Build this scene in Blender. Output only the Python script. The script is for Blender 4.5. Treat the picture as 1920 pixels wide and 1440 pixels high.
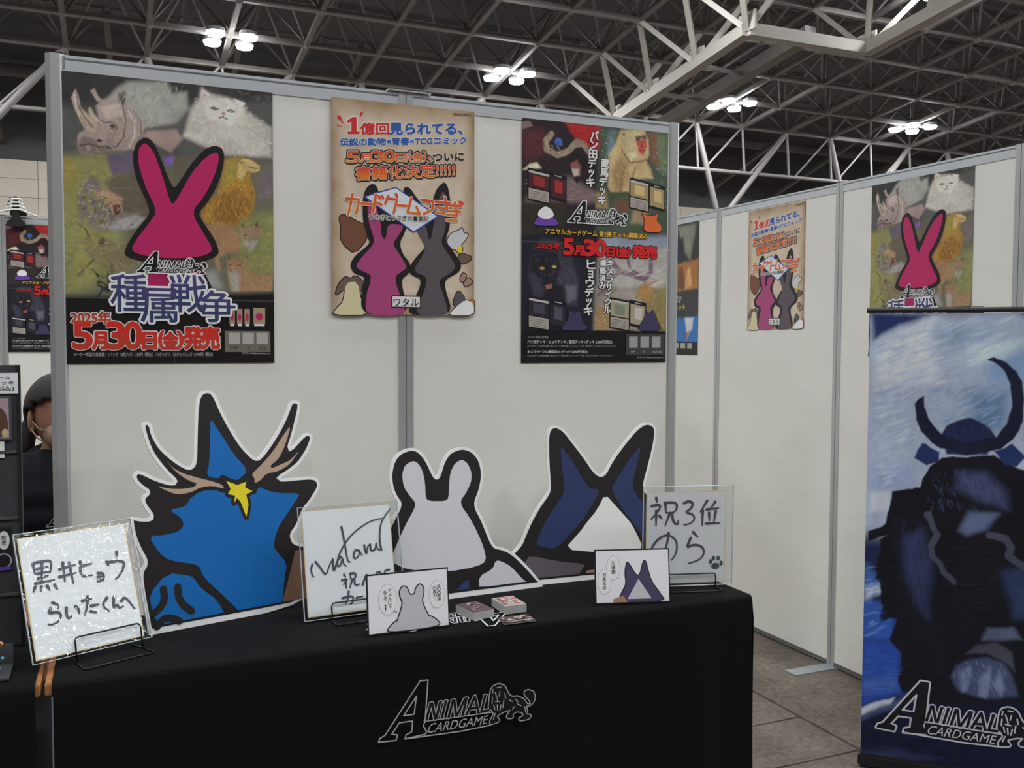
import bpy, bmesh, math, random
import numpy as np
from mathutils import Vector, Matrix, noise
from mathutils.geometry import tessellate_polygon
PI = math.pi
for o in list(bpy.data.objects): bpy.data.objects.remove(o)
SC = bpy.context.scene
COL = SC.collection
R = random.Random(7)

# ---------------------------------------------------------------- camera
YAW, PITCH, ROLL = 0.4049, 0.0472, 0.0041
cam_d = bpy.data.cameras.new('camera')
cam_d.sensor_fit = 'HORIZONTAL'; cam_d.sensor_width = 36.0
cam_d.lens = 1749.785 / 1920 * 36.0
cam_d.clip_start = 0.05; cam_d.clip_end = 400
cam = bpy.data.objects.new('camera', cam_d); COL.objects.link(cam)
_f = Vector((math.sin(YAW), math.cos(YAW), 0)); _r = Vector((math.cos(YAW), -math.sin(YAW), 0)); _u = Vector((0, 0, 1))
_F = _f * math.cos(PITCH) - _u * math.sin(PITCH); _U = _u * math.cos(PITCH) + _f * math.sin(PITCH)
_X = _r * math.cos(ROLL) + _U * math.sin(ROLL); _Y = _U * math.cos(ROLL) - _r * math.sin(ROLL)
cam.matrix_world = Matrix(((_X.x, _Y.x, -_F.x, 0), (_X.y, _Y.y, -_F.y, 0), (_X.z, _Y.z, -_F.z, 1.6262), (0, 0, 0, 1)))
SC.camera = cam

# ---------------------------------------------------------------- world and exposure
wd = bpy.data.worlds.new('hall_air'); SC.world = wd; wd.use_nodes = True
wd.node_tree.nodes['Background'].inputs[0].default_value = (0.55, 0.53, 0.5, 1)
wd.node_tree.nodes['Background'].inputs[1].default_value = 0.05
SC.view_settings.view_transform = 'Standard'; SC.view_settings.look = 'None'
SC.view_settings.gamma = 1.0; SC.view_settings.use_curve_mapping = False
SC.view_settings.exposure = 0.0
LAMP_POWER = 365.0
ALB = 1.75          # photographed value -> surface reflectance

# ---------------------------------------------------------------- helpers
def lin(h, k=None):
    h = h.lstrip('#'); out = []
    for i in (0, 2, 4):
        c = int(h[i:i + 2], 16) / 255
        c = c / 12.92 if c <= 0.04045 else ((c + 0.055) / 1.055) ** 2.4
        out.append(min(0.92, c * (ALB if k is None else k)))
    return tuple(out)

MATS = {}
def mat(name, color, rough=0.6, metal=0.0, vary=0.06, scale=30.0, bump=0.0, spec=0.5, stretch=None):
    if name in MATS: return MATS[name]
    m = bpy.data.materials.new(name); m.use_nodes = True; nt = m.node_tree; b = nt.nodes['Principled BSDF']
    c = lin(color) if isinstance(color, str) else color
    tc = nt.nodes.new('ShaderNodeTexCoord'); mp = nt.nodes.new('ShaderNodeMapping'); nz = nt.nodes.new('ShaderNodeTexNoise')
    mp.inputs['Scale'].default_value = stretch or (1, 1, 1)
    nt.links.new(tc.outputs['Object'], mp.inputs[0]); nt.links.new(mp.outputs[0], nz.inputs['Vector'])
    nz.inputs['Scale'].default_value = scale; nz.inputs['Detail'].default_value = 5
    rp = nt.nodes.new('ShaderNodeValToRGB'); nt.links.new(nz.outputs[0], rp.inputs[0])
    rp.color_ramp.elements[0].position = 0.3; rp.color_ramp.elements[1].position = 0.7
    rp.color_ramp.elements[0].color = tuple(x * (1 - vary) for x in c) + (1,)
    rp.color_ramp.elements[1].color = tuple(min(0.95, x * (1 + vary)) for x in c) + (1,)
    nt.links.new(rp.outputs[0], b.inputs['Base Color'])
    b.inputs['Roughness'].default_value = rough; b.inputs['Metallic'].default_value = metal
    b.inputs['Specular IOR Level'].default_value = spec
    if bump:
        bp = nt.nodes.new('ShaderNodeBump'); bp.inputs['Strength'].default_value = bump; bp.inputs['Distance'].default_value = 0.002
        nt.links.new(nz.outputs[0], bp.inputs['Height']); nt.links.new(bp.outputs[0], b.inputs['Normal'])
    MATS[name] = m; return m

def print_mat(name, rough, spec=0.4):
    if name in MATS: return MATS[name]
    m = bpy.data.materials.new(name); m.use_nodes = True; nt = m.node_tree; b = nt.nodes['Principled BSDF']
    at = nt.nodes.new('ShaderNodeVertexColor'); at.layer_name = 'ink'
    nt.links.new(at.outputs[0], b.inputs['Base Color'])
    b.inputs['Roughness'].default_value = rough; b.inputs['Specular IOR Level'].default_value = spec
    MATS[name] = m; return m

def glow(name, color, strength):
    if name in MATS: return MATS[name]
    m = bpy.data.materials.new(name); m.use_nodes = True; nt = m.node_tree
    nt.nodes.remove(nt.nodes['Principled BSDF']); e = nt.nodes.new('ShaderNodeEmission')
    e.inputs[0].default_value = color + (1,); e.inputs[1].default_value = strength
    nt.links.new(e.outputs[0], nt.nodes['Material Output'].inputs[0]); MATS[name] = m; return m

def film(name):
    if name in MATS: return MATS[name]
    m = bpy.data.materials.new(name); m.use_nodes = True; nt = m.node_tree
    nt.nodes.remove(nt.nodes['Principled BSDF'])
    tr = nt.nodes.new('ShaderNodeBsdfTransparent'); tr.inputs[0].default_value = (0.96, 0.97, 0.98, 1)
    gl = nt.nodes.new('ShaderNodeBsdfGlossy'); gl.inputs['Roughness'].default_value = 0.06; gl.inputs[0].default_value = (1, 1, 1, 1)
    lw = nt.nodes.new('ShaderNodeLayerWeight'); pw = nt.nodes.new('ShaderNodeMath'); pw.operation = 'POWER'; pw.inputs[1].default_value = 4; nt.links.new(lw.outputs['Facing'], pw.inputs[0]); fr = nt.nodes.new('ShaderNodeMath'); fr.operation = 'MULTIPLY_ADD'; fr.inputs[1].default_value = .6; fr.inputs[2].default_value = .05; nt.links.new(pw.outputs[0], fr.inputs[0])
    nz = nt.nodes.new('ShaderNodeTexNoise'); nz.inputs['Scale'].default_value = 14; bp = nt.nodes.new('ShaderNodeBump')
    bp.inputs['Strength'].default_value = 0.25; bp.inputs['Distance'].default_value = 0.01
    nt.links.new(nz.outputs[0], bp.inputs['Height']); nt.links.new(bp.outputs[0], gl.inputs['Normal'])
    mx = nt.nodes.new('ShaderNodeMixShader'); nt.links.new(fr.outputs[0], mx.inputs[0])
    nt.links.new(tr.outputs[0], mx.inputs[1]); nt.links.new(gl.outputs[0], mx.inputs[2])
    nt.links.new(mx.outputs[0], nt.nodes['Material Output'].inputs[0]); MATS[name] = m; return m

def link(o, parent=None, m=None):
    COL.objects.link(o)
    if parent is not None: o.parent = parent
    if m is not None: o.data.materials.append(m)
    return o
def thing(name, label=None, cat=None, loc=(0, 0, 0), rz=0.0, group=None, kind=None):
    o = bpy.data.objects.new(name, None); o.empty_display_size = 0.05; COL.objects.link(o)
    o.location = loc; o.rotation_euler = (0, 0, rz); tag(o, label, cat, group, kind); return o
def tag(o, label=None, cat=None, group=None, kind=None):
    if label: o['label'] = label
    if cat: o['category'] = cat
    if group: o['group'] = group
    if kind: o['kind'] = kind
    return o
def bm_obj(name, bm, m, parent=None, smooth=False):
    me = bpy.data.meshes.new(name); bm.to_mesh(me); bm.free()
    if smooth:
        for p in me.polygons: p.use_smooth = True
    return link(bpy.data.objects.new(name, me), parent, m)
def abox(bm, lo, hi, bev=0.0):
    x0, y0, z0 = lo; x1, y1, z1 = hi
    v = [bm.verts.new(p) for p in ((x0, y0, z0), (x1, y0, z0), (x1, y1, z0), (x0, y1, z0), (x0, y0, z1), (x1, y0, z1), (x1, y1, z1), (x0, y1, z1))]
    fs = [bm.faces.new([v[i] for i in q]) for q in ((3, 2, 1, 0), (4, 5, 6, 7), (0, 1, 5, 4), (1, 2, 6, 5), (2, 3, 7, 6), (3, 0, 4, 7))]
    if bev:
        es = list({e for f in fs for e in f.edges})
        bmesh.ops.bevel(bm, geom=es, offset=bev, segments=2, affect='EDGES')
def box(name, lo, hi, m, parent=None, bev=0.0):
    bm = bmesh.new(); abox(bm, lo, hi, bev); return bm_obj(name, bm, m, parent)
def atube(bm, pts, r, n=8, cap=True):
    pts = [Vector(p) for p in pts]; rings = []; up = Vector((0, 0, 1))
    for i, p in enumerate(pts):
        a = pts[max(0, i - 1)]; b = pts[min(len(pts) - 1, i + 1)]; d = (b - a).normalized()
        s = d.cross(up)
        if s.length < 1e-3: s = d.cross(Vector((1, 0, 0)))
        s.normalize(); t = s.cross(d).normalized(); rr = r[i] if isinstance(r, (list, tuple)) else r
        rings.append([bm.verts.new(p + (s * math.cos(2 * PI * k / n) + t * math.sin(2 * PI * k / n)) * rr) for k in range(n)])
    for a, b in zip(rings, rings[1:]):
        for k in range(n): bm.faces.new((a[k], a[(k + 1) % n], b[(k + 1) % n], b[k]))
    if cap: bm.faces.new(rings[0][::-1]); bm.faces.new(rings[-1])
def tube(name, pts, r, m, parent=None, n=8):
    bm = bmesh.new(); atube(bm, pts, r, n); bmesh.ops.recalc_face_normals(bm, faces=bm.faces[:]); return bm_obj(name, bm, m, parent, True)
def aprism(bm, poly, y0, y1):
    """polygon in x,z extruded from y0 (front) to y1"""
    t = tessellate_polygon([[Vector((x, z, 0)) for x, z in poly]])
    a = [bm.verts.new((x, y0, z)) for x, z in poly]; b = [bm.verts.new((x, y1, z)) for x, z in poly]
    for q in t:
        try: bm.faces.new([a[i] for i in q]); bm.faces.new([b[i] for i in reversed(q)])
        except ValueError: pass
    n = len(poly)
    for i in range(n): bm.faces.new((a[i], a[(i + 1) % n], b[(i + 1) % n], b[i]))
    bmesh.ops.recalc_face_normals(bm, faces=bm.faces[:])
def profile_z(name, poly, z0, z1, m, parent):
    """x,y polygon extruded upward"""
    bm = bmesh.new(); a = [bm.verts.new((x, y, z0)) for x, y in poly]; b = [bm.verts.new((x, y, z1)) for x, y in poly]; n = len(poly)
    for i in range(n): bm.faces.new((a[i], a[(i + 1) % n], b[(i + 1) % n], b[i]))
    bm.faces.new(a[::-1]); bm.faces.new(b); bmesh.ops.recalc_face_normals(bm, faces=bm.faces[:])
    return bm_obj(name, bm, m, parent)
def member(name, a, b, w, m, parent, mesh=None):
    """straight bar from a to b sharing one unit mesh"""
    a = Vector(a); b = Vector(b); d = b - a; o = bpy.data.objects.new(name, mesh); COL.objects.link(o); o.parent = parent
    q = d.to_track_quat('Z', 'Y'); o.matrix_world = Matrix.Translation(a) @ q.to_matrix().to_4x4() @ Matrix.Diagonal((w, w, d.length, 1))
    return o
def copy_tree(o, parent=None):
    c = o.copy(); COL.objects.link(c)
    if parent is not None: c.parent = parent
    for ch in o.children: copy_tree(ch, c)
    return c
def place(o, p, yaw=0.0, lean=0.0):
    o.matrix_world = Matrix.Translation(p) @ Matrix.Rotation(yaw, 4, 'Z') @ Matrix.Rotation(-lean, 4, 'X'); return o

def chaikin(p, n=1):
    for _ in range(n):
        q = []
        for i in range(len(p)):
            a = p[i]; b = p[(i + 1) % len(p)]
            q.append((a[0] * .78 + b[0] * .22, a[1] * .78 + b[1] * .22)); q.append((a[0] * .22 + b[0] * .78, a[1] * .22 + b[1] * .78))
        p = q
    return p
def area(p): return sum(p[i][0] * p[(i + 1) % len(p)][1] - p[(i + 1) % len(p)][0] * p[i][1] for i in range(len(p))) / 2
def inset(p, d):
    s = 1 if area(p) > 0 else -1; out = []; n = len(p)
    for i in range(n):
        a = Vector(p[i - 1]); b = Vector(p[i]); c = Vector(p[(i + 1) % n])
        e = (b - a).normalized(); f = (c - b).normalized(); n1 = Vector((-e.y, e.x)); n2 = Vector((-f.y, f.x)); mm = n1 + n2
        if mm.length < .3: mm = n1
        mm.normalize(); k = min(1.6, 1 / max(.4, mm.dot(n1))); out.append(tuple(b + mm * d * s * k))
    return out
def smooth_line(p, n=2):
    for _ in range(n):
        if len(p) < 3: return p
        q = [p[0]]
        for a, b in zip(p, p[1:]): q += [(a[0] * .75 + b[0] * .25, a[1] * .75 + b[1] * .25), (a[0] * .25 + b[0] * .75, a[1] * .25 + b[1] * .75)]
        p = q + [p[-1]]
    return p

_TXT = {}
def glyphs(s, bold=0.0, shear=0.0):
    key = (s, shear)
    if key in _TXT: return _TXT[key]
    c = bpy.data.curves.new('t', 'FONT'); c.body = s; c.resolution_u = 3; c.shear = shear
    o = bpy.data.objects.new('t', c); COL.objects.link(o)
    me = bpy.data.meshes.new_from_object(o.evaluated_get(bpy.context.evaluated_depsgraph_get()))
    vs = [(v.co.x, v.co.y) for v in me.vertices]; fs = [tuple(p.vertices) for p in me.polygons]
    cnt = {}
    for f in fs:
        for i in range(len(f)):
            e = tuple(sorted((f[i], f[(i + 1) % len(f)]))); cnt[e] = cnt.get(e, 0) + 1
    be = [e for e, k in cnt.items() if k == 1]
    bpy.data.objects.remove(o); bpy.data.curves.remove(c); bpy.data.meshes.remove(me)
    _TXT[key] = (vs, fs, be); return _TXT[key]

class Art:
    """flat print: coloured shapes in the x,z plane of an object, its front facing -y"""
    STEP = 0.00035
    def __init__(s): s.v = []; s.f = []; s.c = []; s.k = 0
    def _y(s, layer): s.k += 1; return -(layer * s.STEP + (s.k % 60) * 3e-6)
    def add(s, pts, faces, color, layer):
        y = s._y(layer); b = len(s.v)
        for i, (u, v) in enumerate(pts):
            s.v.append((u, y, v)); s.c.append(color(u, v) if callable(color) else color)
        s.f += [tuple(b + i for i in f) for f in faces]
    def fill(s, pts, color, layer, holes=()):
        loops = [pts] + list(holes); t = tessellate_polygon([[Vector((u, v, 0)) for u, v in l] for l in loops])
        s.add([p for l in loops for p in l], t, lin(color) if isinstance(color, str) else color, layer)
    def rect(s, a, b, color, layer): s.fill([(a[0], a[1]), (b[0], a[1]), (b[0], b[1]), (a[0], b[1])], color, layer)
    def ell(s, c, rx, ry, color, layer, n=20, rot=0.0):
        s.fill([(c[0] + rx * math.cos(t) * math.cos(rot) - ry * math.sin(t) * math.sin(rot), c[1] + rx * math.cos(t) * math.sin(rot) + ry * math.sin(t) * math.cos(rot)) for t in [2 * PI * i / n for i in range(n)]], color, layer)
    def stroke(s, pts, w, color, layer, closed=False, taper=False, smooth=False):
        color = lin(color) if isinstance(color, str) else color
        if smooth: pts = smooth_line(list(pts))
        if closed: pts = list(pts) + [pts[0]]
        n = len(pts); h = w / 2
        for i, (a, b) in enumerate(zip(pts, pts[1:])):
            dx = b[0] - a[0]; dy = b[1] - a[1]; l = math.hypot(dx, dy)
            if l < 1e-7: continue
            ha = h; hb = h
            if taper: ha = h * (1.12 - .55 * i / (n - 1)); hb = h * (1.12 - .55 * (i + 1) / (n - 1))
            px, py = -dy / l, dx / l
            s.add([(a[0] + px * ha, a[1] + py * ha), (a[0] - px * ha, a[1] - py * ha), (b[0] - px * hb, b[1] - py * hb), (b[0] + px * hb, b[1] + py * hb)], [(0, 1, 2, 3)], color, layer)
            for q, hh in ((a, ha), (b, hb)):
                s.add([(q[0] + hh * math.cos(k * PI / 4), q[1] + hh * math.sin(k * PI / 4)) for k in range(8)], [tuple(range(8))], color, layer)
    def text(s, st, bx, color, layer, bold=0.0, outline=(), shear=0.0, c2=None):
        """lettering fitted to a box: two corners, or lower left, lower right and upper left"""
        vs, fs, be = glyphs(st, 0, shear)
        if not vs: return
        x0 = min(v[0] for v in vs); x1 = max(v[0] for v in vs); y0 = min(v[1] for v in vs); y1 = max(v[1] for v in vs)
        if len(bx) == 2:
            (ua, va), (ub, vb) = bx; bx = ((ua, min(va, vb)), (ub, min(va, vb)), (ua, max(va, vb)))
        o, e, t = bx; ex = (e[0] - o[0], e[1] - o[1]); ey = (0.0, t[1] - o[1]); H = ey[1]
        ST = [((x - x0) / max(1e-6, x1 - x0), (y - y0) / max(1e-6, y1 - y0)) for x, y in vs]
        P = [(o[0] + ex[0] * a + ey[0] * b, o[1] + ex[1] * a + ey[1] * b) for a, b in ST]
        for w, oc in outline:
            oc = lin(oc)
            for a, b in be: s.seg(P[a], P[b], w, oc, layer)
            s.add(P, fs, oc, layer); layer += 1
        ca = lin(color); cb = lin(c2) if c2 else ca
        cols = [tuple(ca[i] + (cb[i] - ca[i]) * (1 - q[1]) for i in range(3)) for q in ST]
        if bold:
            for a, b in be: s.seg(P[a], P[b], bold * 1.6 * min(H, .05), cols[a], layer)
        y = s._y(layer); n = len(s.v); s.v += [(u, y, v) for u, v in P]; s.c += cols; s.f += [tuple(n + i for i in f) for f in fs]
    def seg(s, a, b, w, color, layer):
        dx = b[0] - a[0]; dy = b[1] - a[1]; l = math.hypot(dx, dy)
        if l < 1e-7: return
        h = w / 2; dx *= h / l; dy *= h / l; k = .414
        s.add([(a[0] - dy, a[1] + dx), (a[0] - dx - dy * k, a[1] - dy + dx * k), (a[0] - dx + dy * k, a[1] - dy - dx * k), (a[0] + dy, a[1] - dx), (b[0] + dy, b[1] - dx), (b[0] + dx + dy * k, b[1] + dy - dx * k), (b[0] + dx - dy * k, b[1] + dy + dx * k), (b[0] - dy, b[1] + dx)], [tuple(range(8))], color, layer)
    def vtext(s, st, top, bot, w, color, layer, bold=0.0, outline=(), fill=.92):
        n = len(st); h = (top[1] - bot[1]) / n
        for i, ch in enumerate(st):
            k = .66 if ch in 'ッョゃェィょっ' else 1; cx = top[0] + (bot[0] - top[0]) * (i + .5) / n; t = top[1] - i * h
            if ch == '…':
                for q in range(3): s.ell((cx, t - h * (.25 + .25 * q)), h * .06, h * .06, color, layer, 8)
                continue
            ww = w * (.45 if ch == '!' else k) * (1 if ch not in 'ョ' else .9); m = (1 - fill) / 2 * h
            s.text(ch, ((cx - ww / 2, t - h + m), (cx + ww / 2, t - m - (1 - k) * h * .4)), color, layer, bold, outline)
    def build(s, name, m, parent=None):
        me = bpy.data.meshes.new(name); me.from_pydata(s.v, [], s.f)
        at = me.color_attributes.new('ink', 'FLOAT_COLOR', 'POINT')
        at.data.foreach_set('color', np.hstack([np.array(s.c, np.float32), np.ones((len(s.c), 1), np.float32)]).ravel())
        bm = bmesh.new(); bm.from_mesh(me)
        fl = [f for f in bm.faces if f.normal.y > 0]
        bmesh.ops.reverse_faces(bm, faces=fl); bm.to_mesh(me); bm.free()
        return link(bpy.data.objects.new(name, me), parent, m)

def sstep(x): x = np.clip(x, 0, 1); return x * x * (3 - 2 * x)
def painting(name, w, h, nx, ny, base, ops, m, parent=None, warp=.006, grain=.10, creases=((), ()), seed=3, v0=0.0, dabs=()):
    """a painted sheet: soft brush shapes laid over each other, kept as colours on a fine grid"""
    rg = np.random.RandomState(seed)
    def fbm(fx, fy, oct=4):
        out = np.zeros((ny, nx), np.float32); amp = 1.0; tot = 0
        for k in range(oct):
            gx = int(fx * 2 ** k) + 2; gy = int(fy * 2 ** k) + 2
            g = rg.rand(gy, gx).astype(np.float32)
            X = np.linspace(0, gx - 1.001, nx); Y = np.linspace(0, gy - 1.001, ny)
            xi = X.astype(int); yi = Y.astype(int); fx_ = sstep(X - xi)[None, :]; fy_ = sstep(Y - yi)[:, None]
            a = g[np.ix_(yi, xi)]; b = g[np.ix_(yi, xi + 1)]; c = g[np.ix_(yi + 1, xi)]; d = g[np.ix_(yi + 1, xi + 1)]
            out += amp * ((a * (1 - fx_) + b * fx_) * (1 - fy_) + (c * (1 - fx_) + d * fx_) * fy_); tot += amp; amp *= .55
        return out / tot - .5
    u = np.linspace(0, w, nx, dtype=np.float32)[None, :].repeat(ny, 0); v = np.linspace(v0, v0 + h, ny, dtype=np.float32)[:, None].repeat(nx, 1)
    U = u + fbm(14, 20) * warp * 2; V = v + fbm(14, 20) * warp * 2
    img = np.empty((ny, nx, 3), np.float32); img[:] = lin(base)
    tone = fbm(9, 12, 5)
    for op in ops:
        kind, colr, soft, pts = op; c = np.array(lin(colr), np.float32)
        p = np.array(pts, np.float32)
        if kind == 'e':
            r = np.abs(p[1] - p[0]); d = (np.sqrt(((U - p[0, 0]) / r[0]) ** 2 + ((V - p[0, 1]) / r[1]) ** 2) - 1) * r.min()
            a = sstep(.5 - d / soft)
        else:
            dist = np.full(U.shape, 9.0, np.float32); inside = np.zeros(U.shape, bool); n = len(p)
            for i in range(n if kind == 'p' else n - 1):
                ax, ay = p[i]; bx, by = p[(i + 1) % n]; ex, ey = bx - ax, by - ay
                t = np.clip(((U - ax) * ex + (V - ay) * ey) / (ex * ex + ey * ey + 1e-12), 0, 1)
                dist = np.minimum(dist, np.hypot(U - ax - t * ex, V - ay - t * ey))
                if kind == 'p': inside ^= ((ay > V) != (by > V)) & (U < (bx - ax) * (V - ay) / (by - ay + 1e-12) + ax)
            if kind == 'p': d = np.where(inside, -dist, dist); a = sstep(.5 - d / soft)
            else: a = sstep(.5 - (dist - soft / 2) / (soft * .35))
        sh = 1 + tone * grain * 6
        img = img * (1 - a[..., None]) + (c * sh[..., None]) * a[..., None]
    rr = random.Random(seed); du = w / (nx - 1); dv = h / (ny - 1)
    for sp in dabs:      # short brush strokes scattered over the painted regions
        poly, n, L, W, ang, spread, cols = sp[:7]; us = [p[0] for p in poly]; vs = [p[1] for p in poly]; m_ = len(poly); cl = [np.array(lin(c), np.float32) for c in cols]; k = 0; tries = 0
        while k < n and tries < n * 12:
            tries += 1; pu = rr.uniform(min(us), max(us)); pv = rr.uniform(min(vs), max(vs)); ins = False
            for i in range(m_):
                (ax, ay), (bx, by) = poly[i], poly[(i + 1) % m_]
                if (ay > pv) != (by > pv) and pu < (bx - ax) * (pv - ay) / (by - ay) + ax: ins = not ins
            if not ins: continue
            k += 1
            t = math.atan2(pv - sp[7][1], pu - sp[7][0]) + rr.uniform(-.5, .5) if len(sp) > 7 and sp[7] else math.radians(ang + rr.uniform(-spread, spread))
            l = L * rr.uniform(.5, 1.1) / 2; ww = max(W * rr.uniform(.5, 1.1) / 2, du * .6); c, d = math.cos(t), math.sin(t)
            i0 = max(0, int((pu - l - ww) / du)); i1 = min(nx, int((pu + l + ww) / du) + 2); j0 = max(0, int((pv - v0 - l - ww) / dv)); j1 = min(ny, int((pv - v0 + l + ww) / dv) + 2)
            if i1 <= i0 or j1 <= j0: continue
            X = u[j0:j1, i0:i1] - pu; Y = v[j0:j1, i0:i1] - pv; A = (X * c + Y * d) / l; B = (-X * d + Y * c) / ww
            al = (np.clip(1.25 - A * A - B * B, 0, 1) * (.62 if len(sp) < 9 else sp[8]))[..., None]
            img[j0:j1, i0:i1] = img[j0:j1, i0:i1] * (1 - al) + rr.choice(cl) * rr.uniform(.85, 1.12) * al
    img *= (1 + fbm(60, 80, 3) * grain * 2)[..., None]
    for cu in creases[0]: a = np.exp(-((u - cu) / .0016) ** 2) * .10; img = img * (1 - a[..., None]) + .5 * a[..., None]
    for cv in creases[1]: a = np.exp(-((v - cv) / .0016) ** 2) * .14; img = img * (1 - a[..., None]) + .5 * a[..., None]
    img = np.clip(img, 0.002, .9)
    co = np.stack([u, np.zeros_like(u), v], -1).reshape(-1, 3)
    idx = np.arange(nx * ny).reshape(ny, nx); q = np.stack([idx[:-1, :-1], idx[:-1, 1:], idx[1:, 1:], idx[1:, :-1]], -1).reshape(-1, 4)
    me = bpy.data.meshes.new(name); me.vertices.add(len(co)); me.vertices.foreach_set('co', co.astype(np.float32).ravel())
    me.loops.add(q.size); me.loops.foreach_set('vertex_index', q.astype(np.int32).ravel())
    me.polygons.add(len(q)); me.polygons.foreach_set('loop_start', np.arange(0, q.size, 4, dtype=np.int32)); me.polygons.foreach_set('loop_total', np.full(len(q), 4, np.int32))
    me.update(calc_edges=True)
    at = me.color_attributes.new('ink', 'FLOAT_COLOR', 'POINT')
    at.data.foreach_set('color', np.concatenate([img.reshape(-1, 3), np.ones((nx * ny, 1), np.float32)], 1).astype(np.float32).ravel())
    return link(bpy.data.objects.new(name, me), parent, m)

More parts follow.
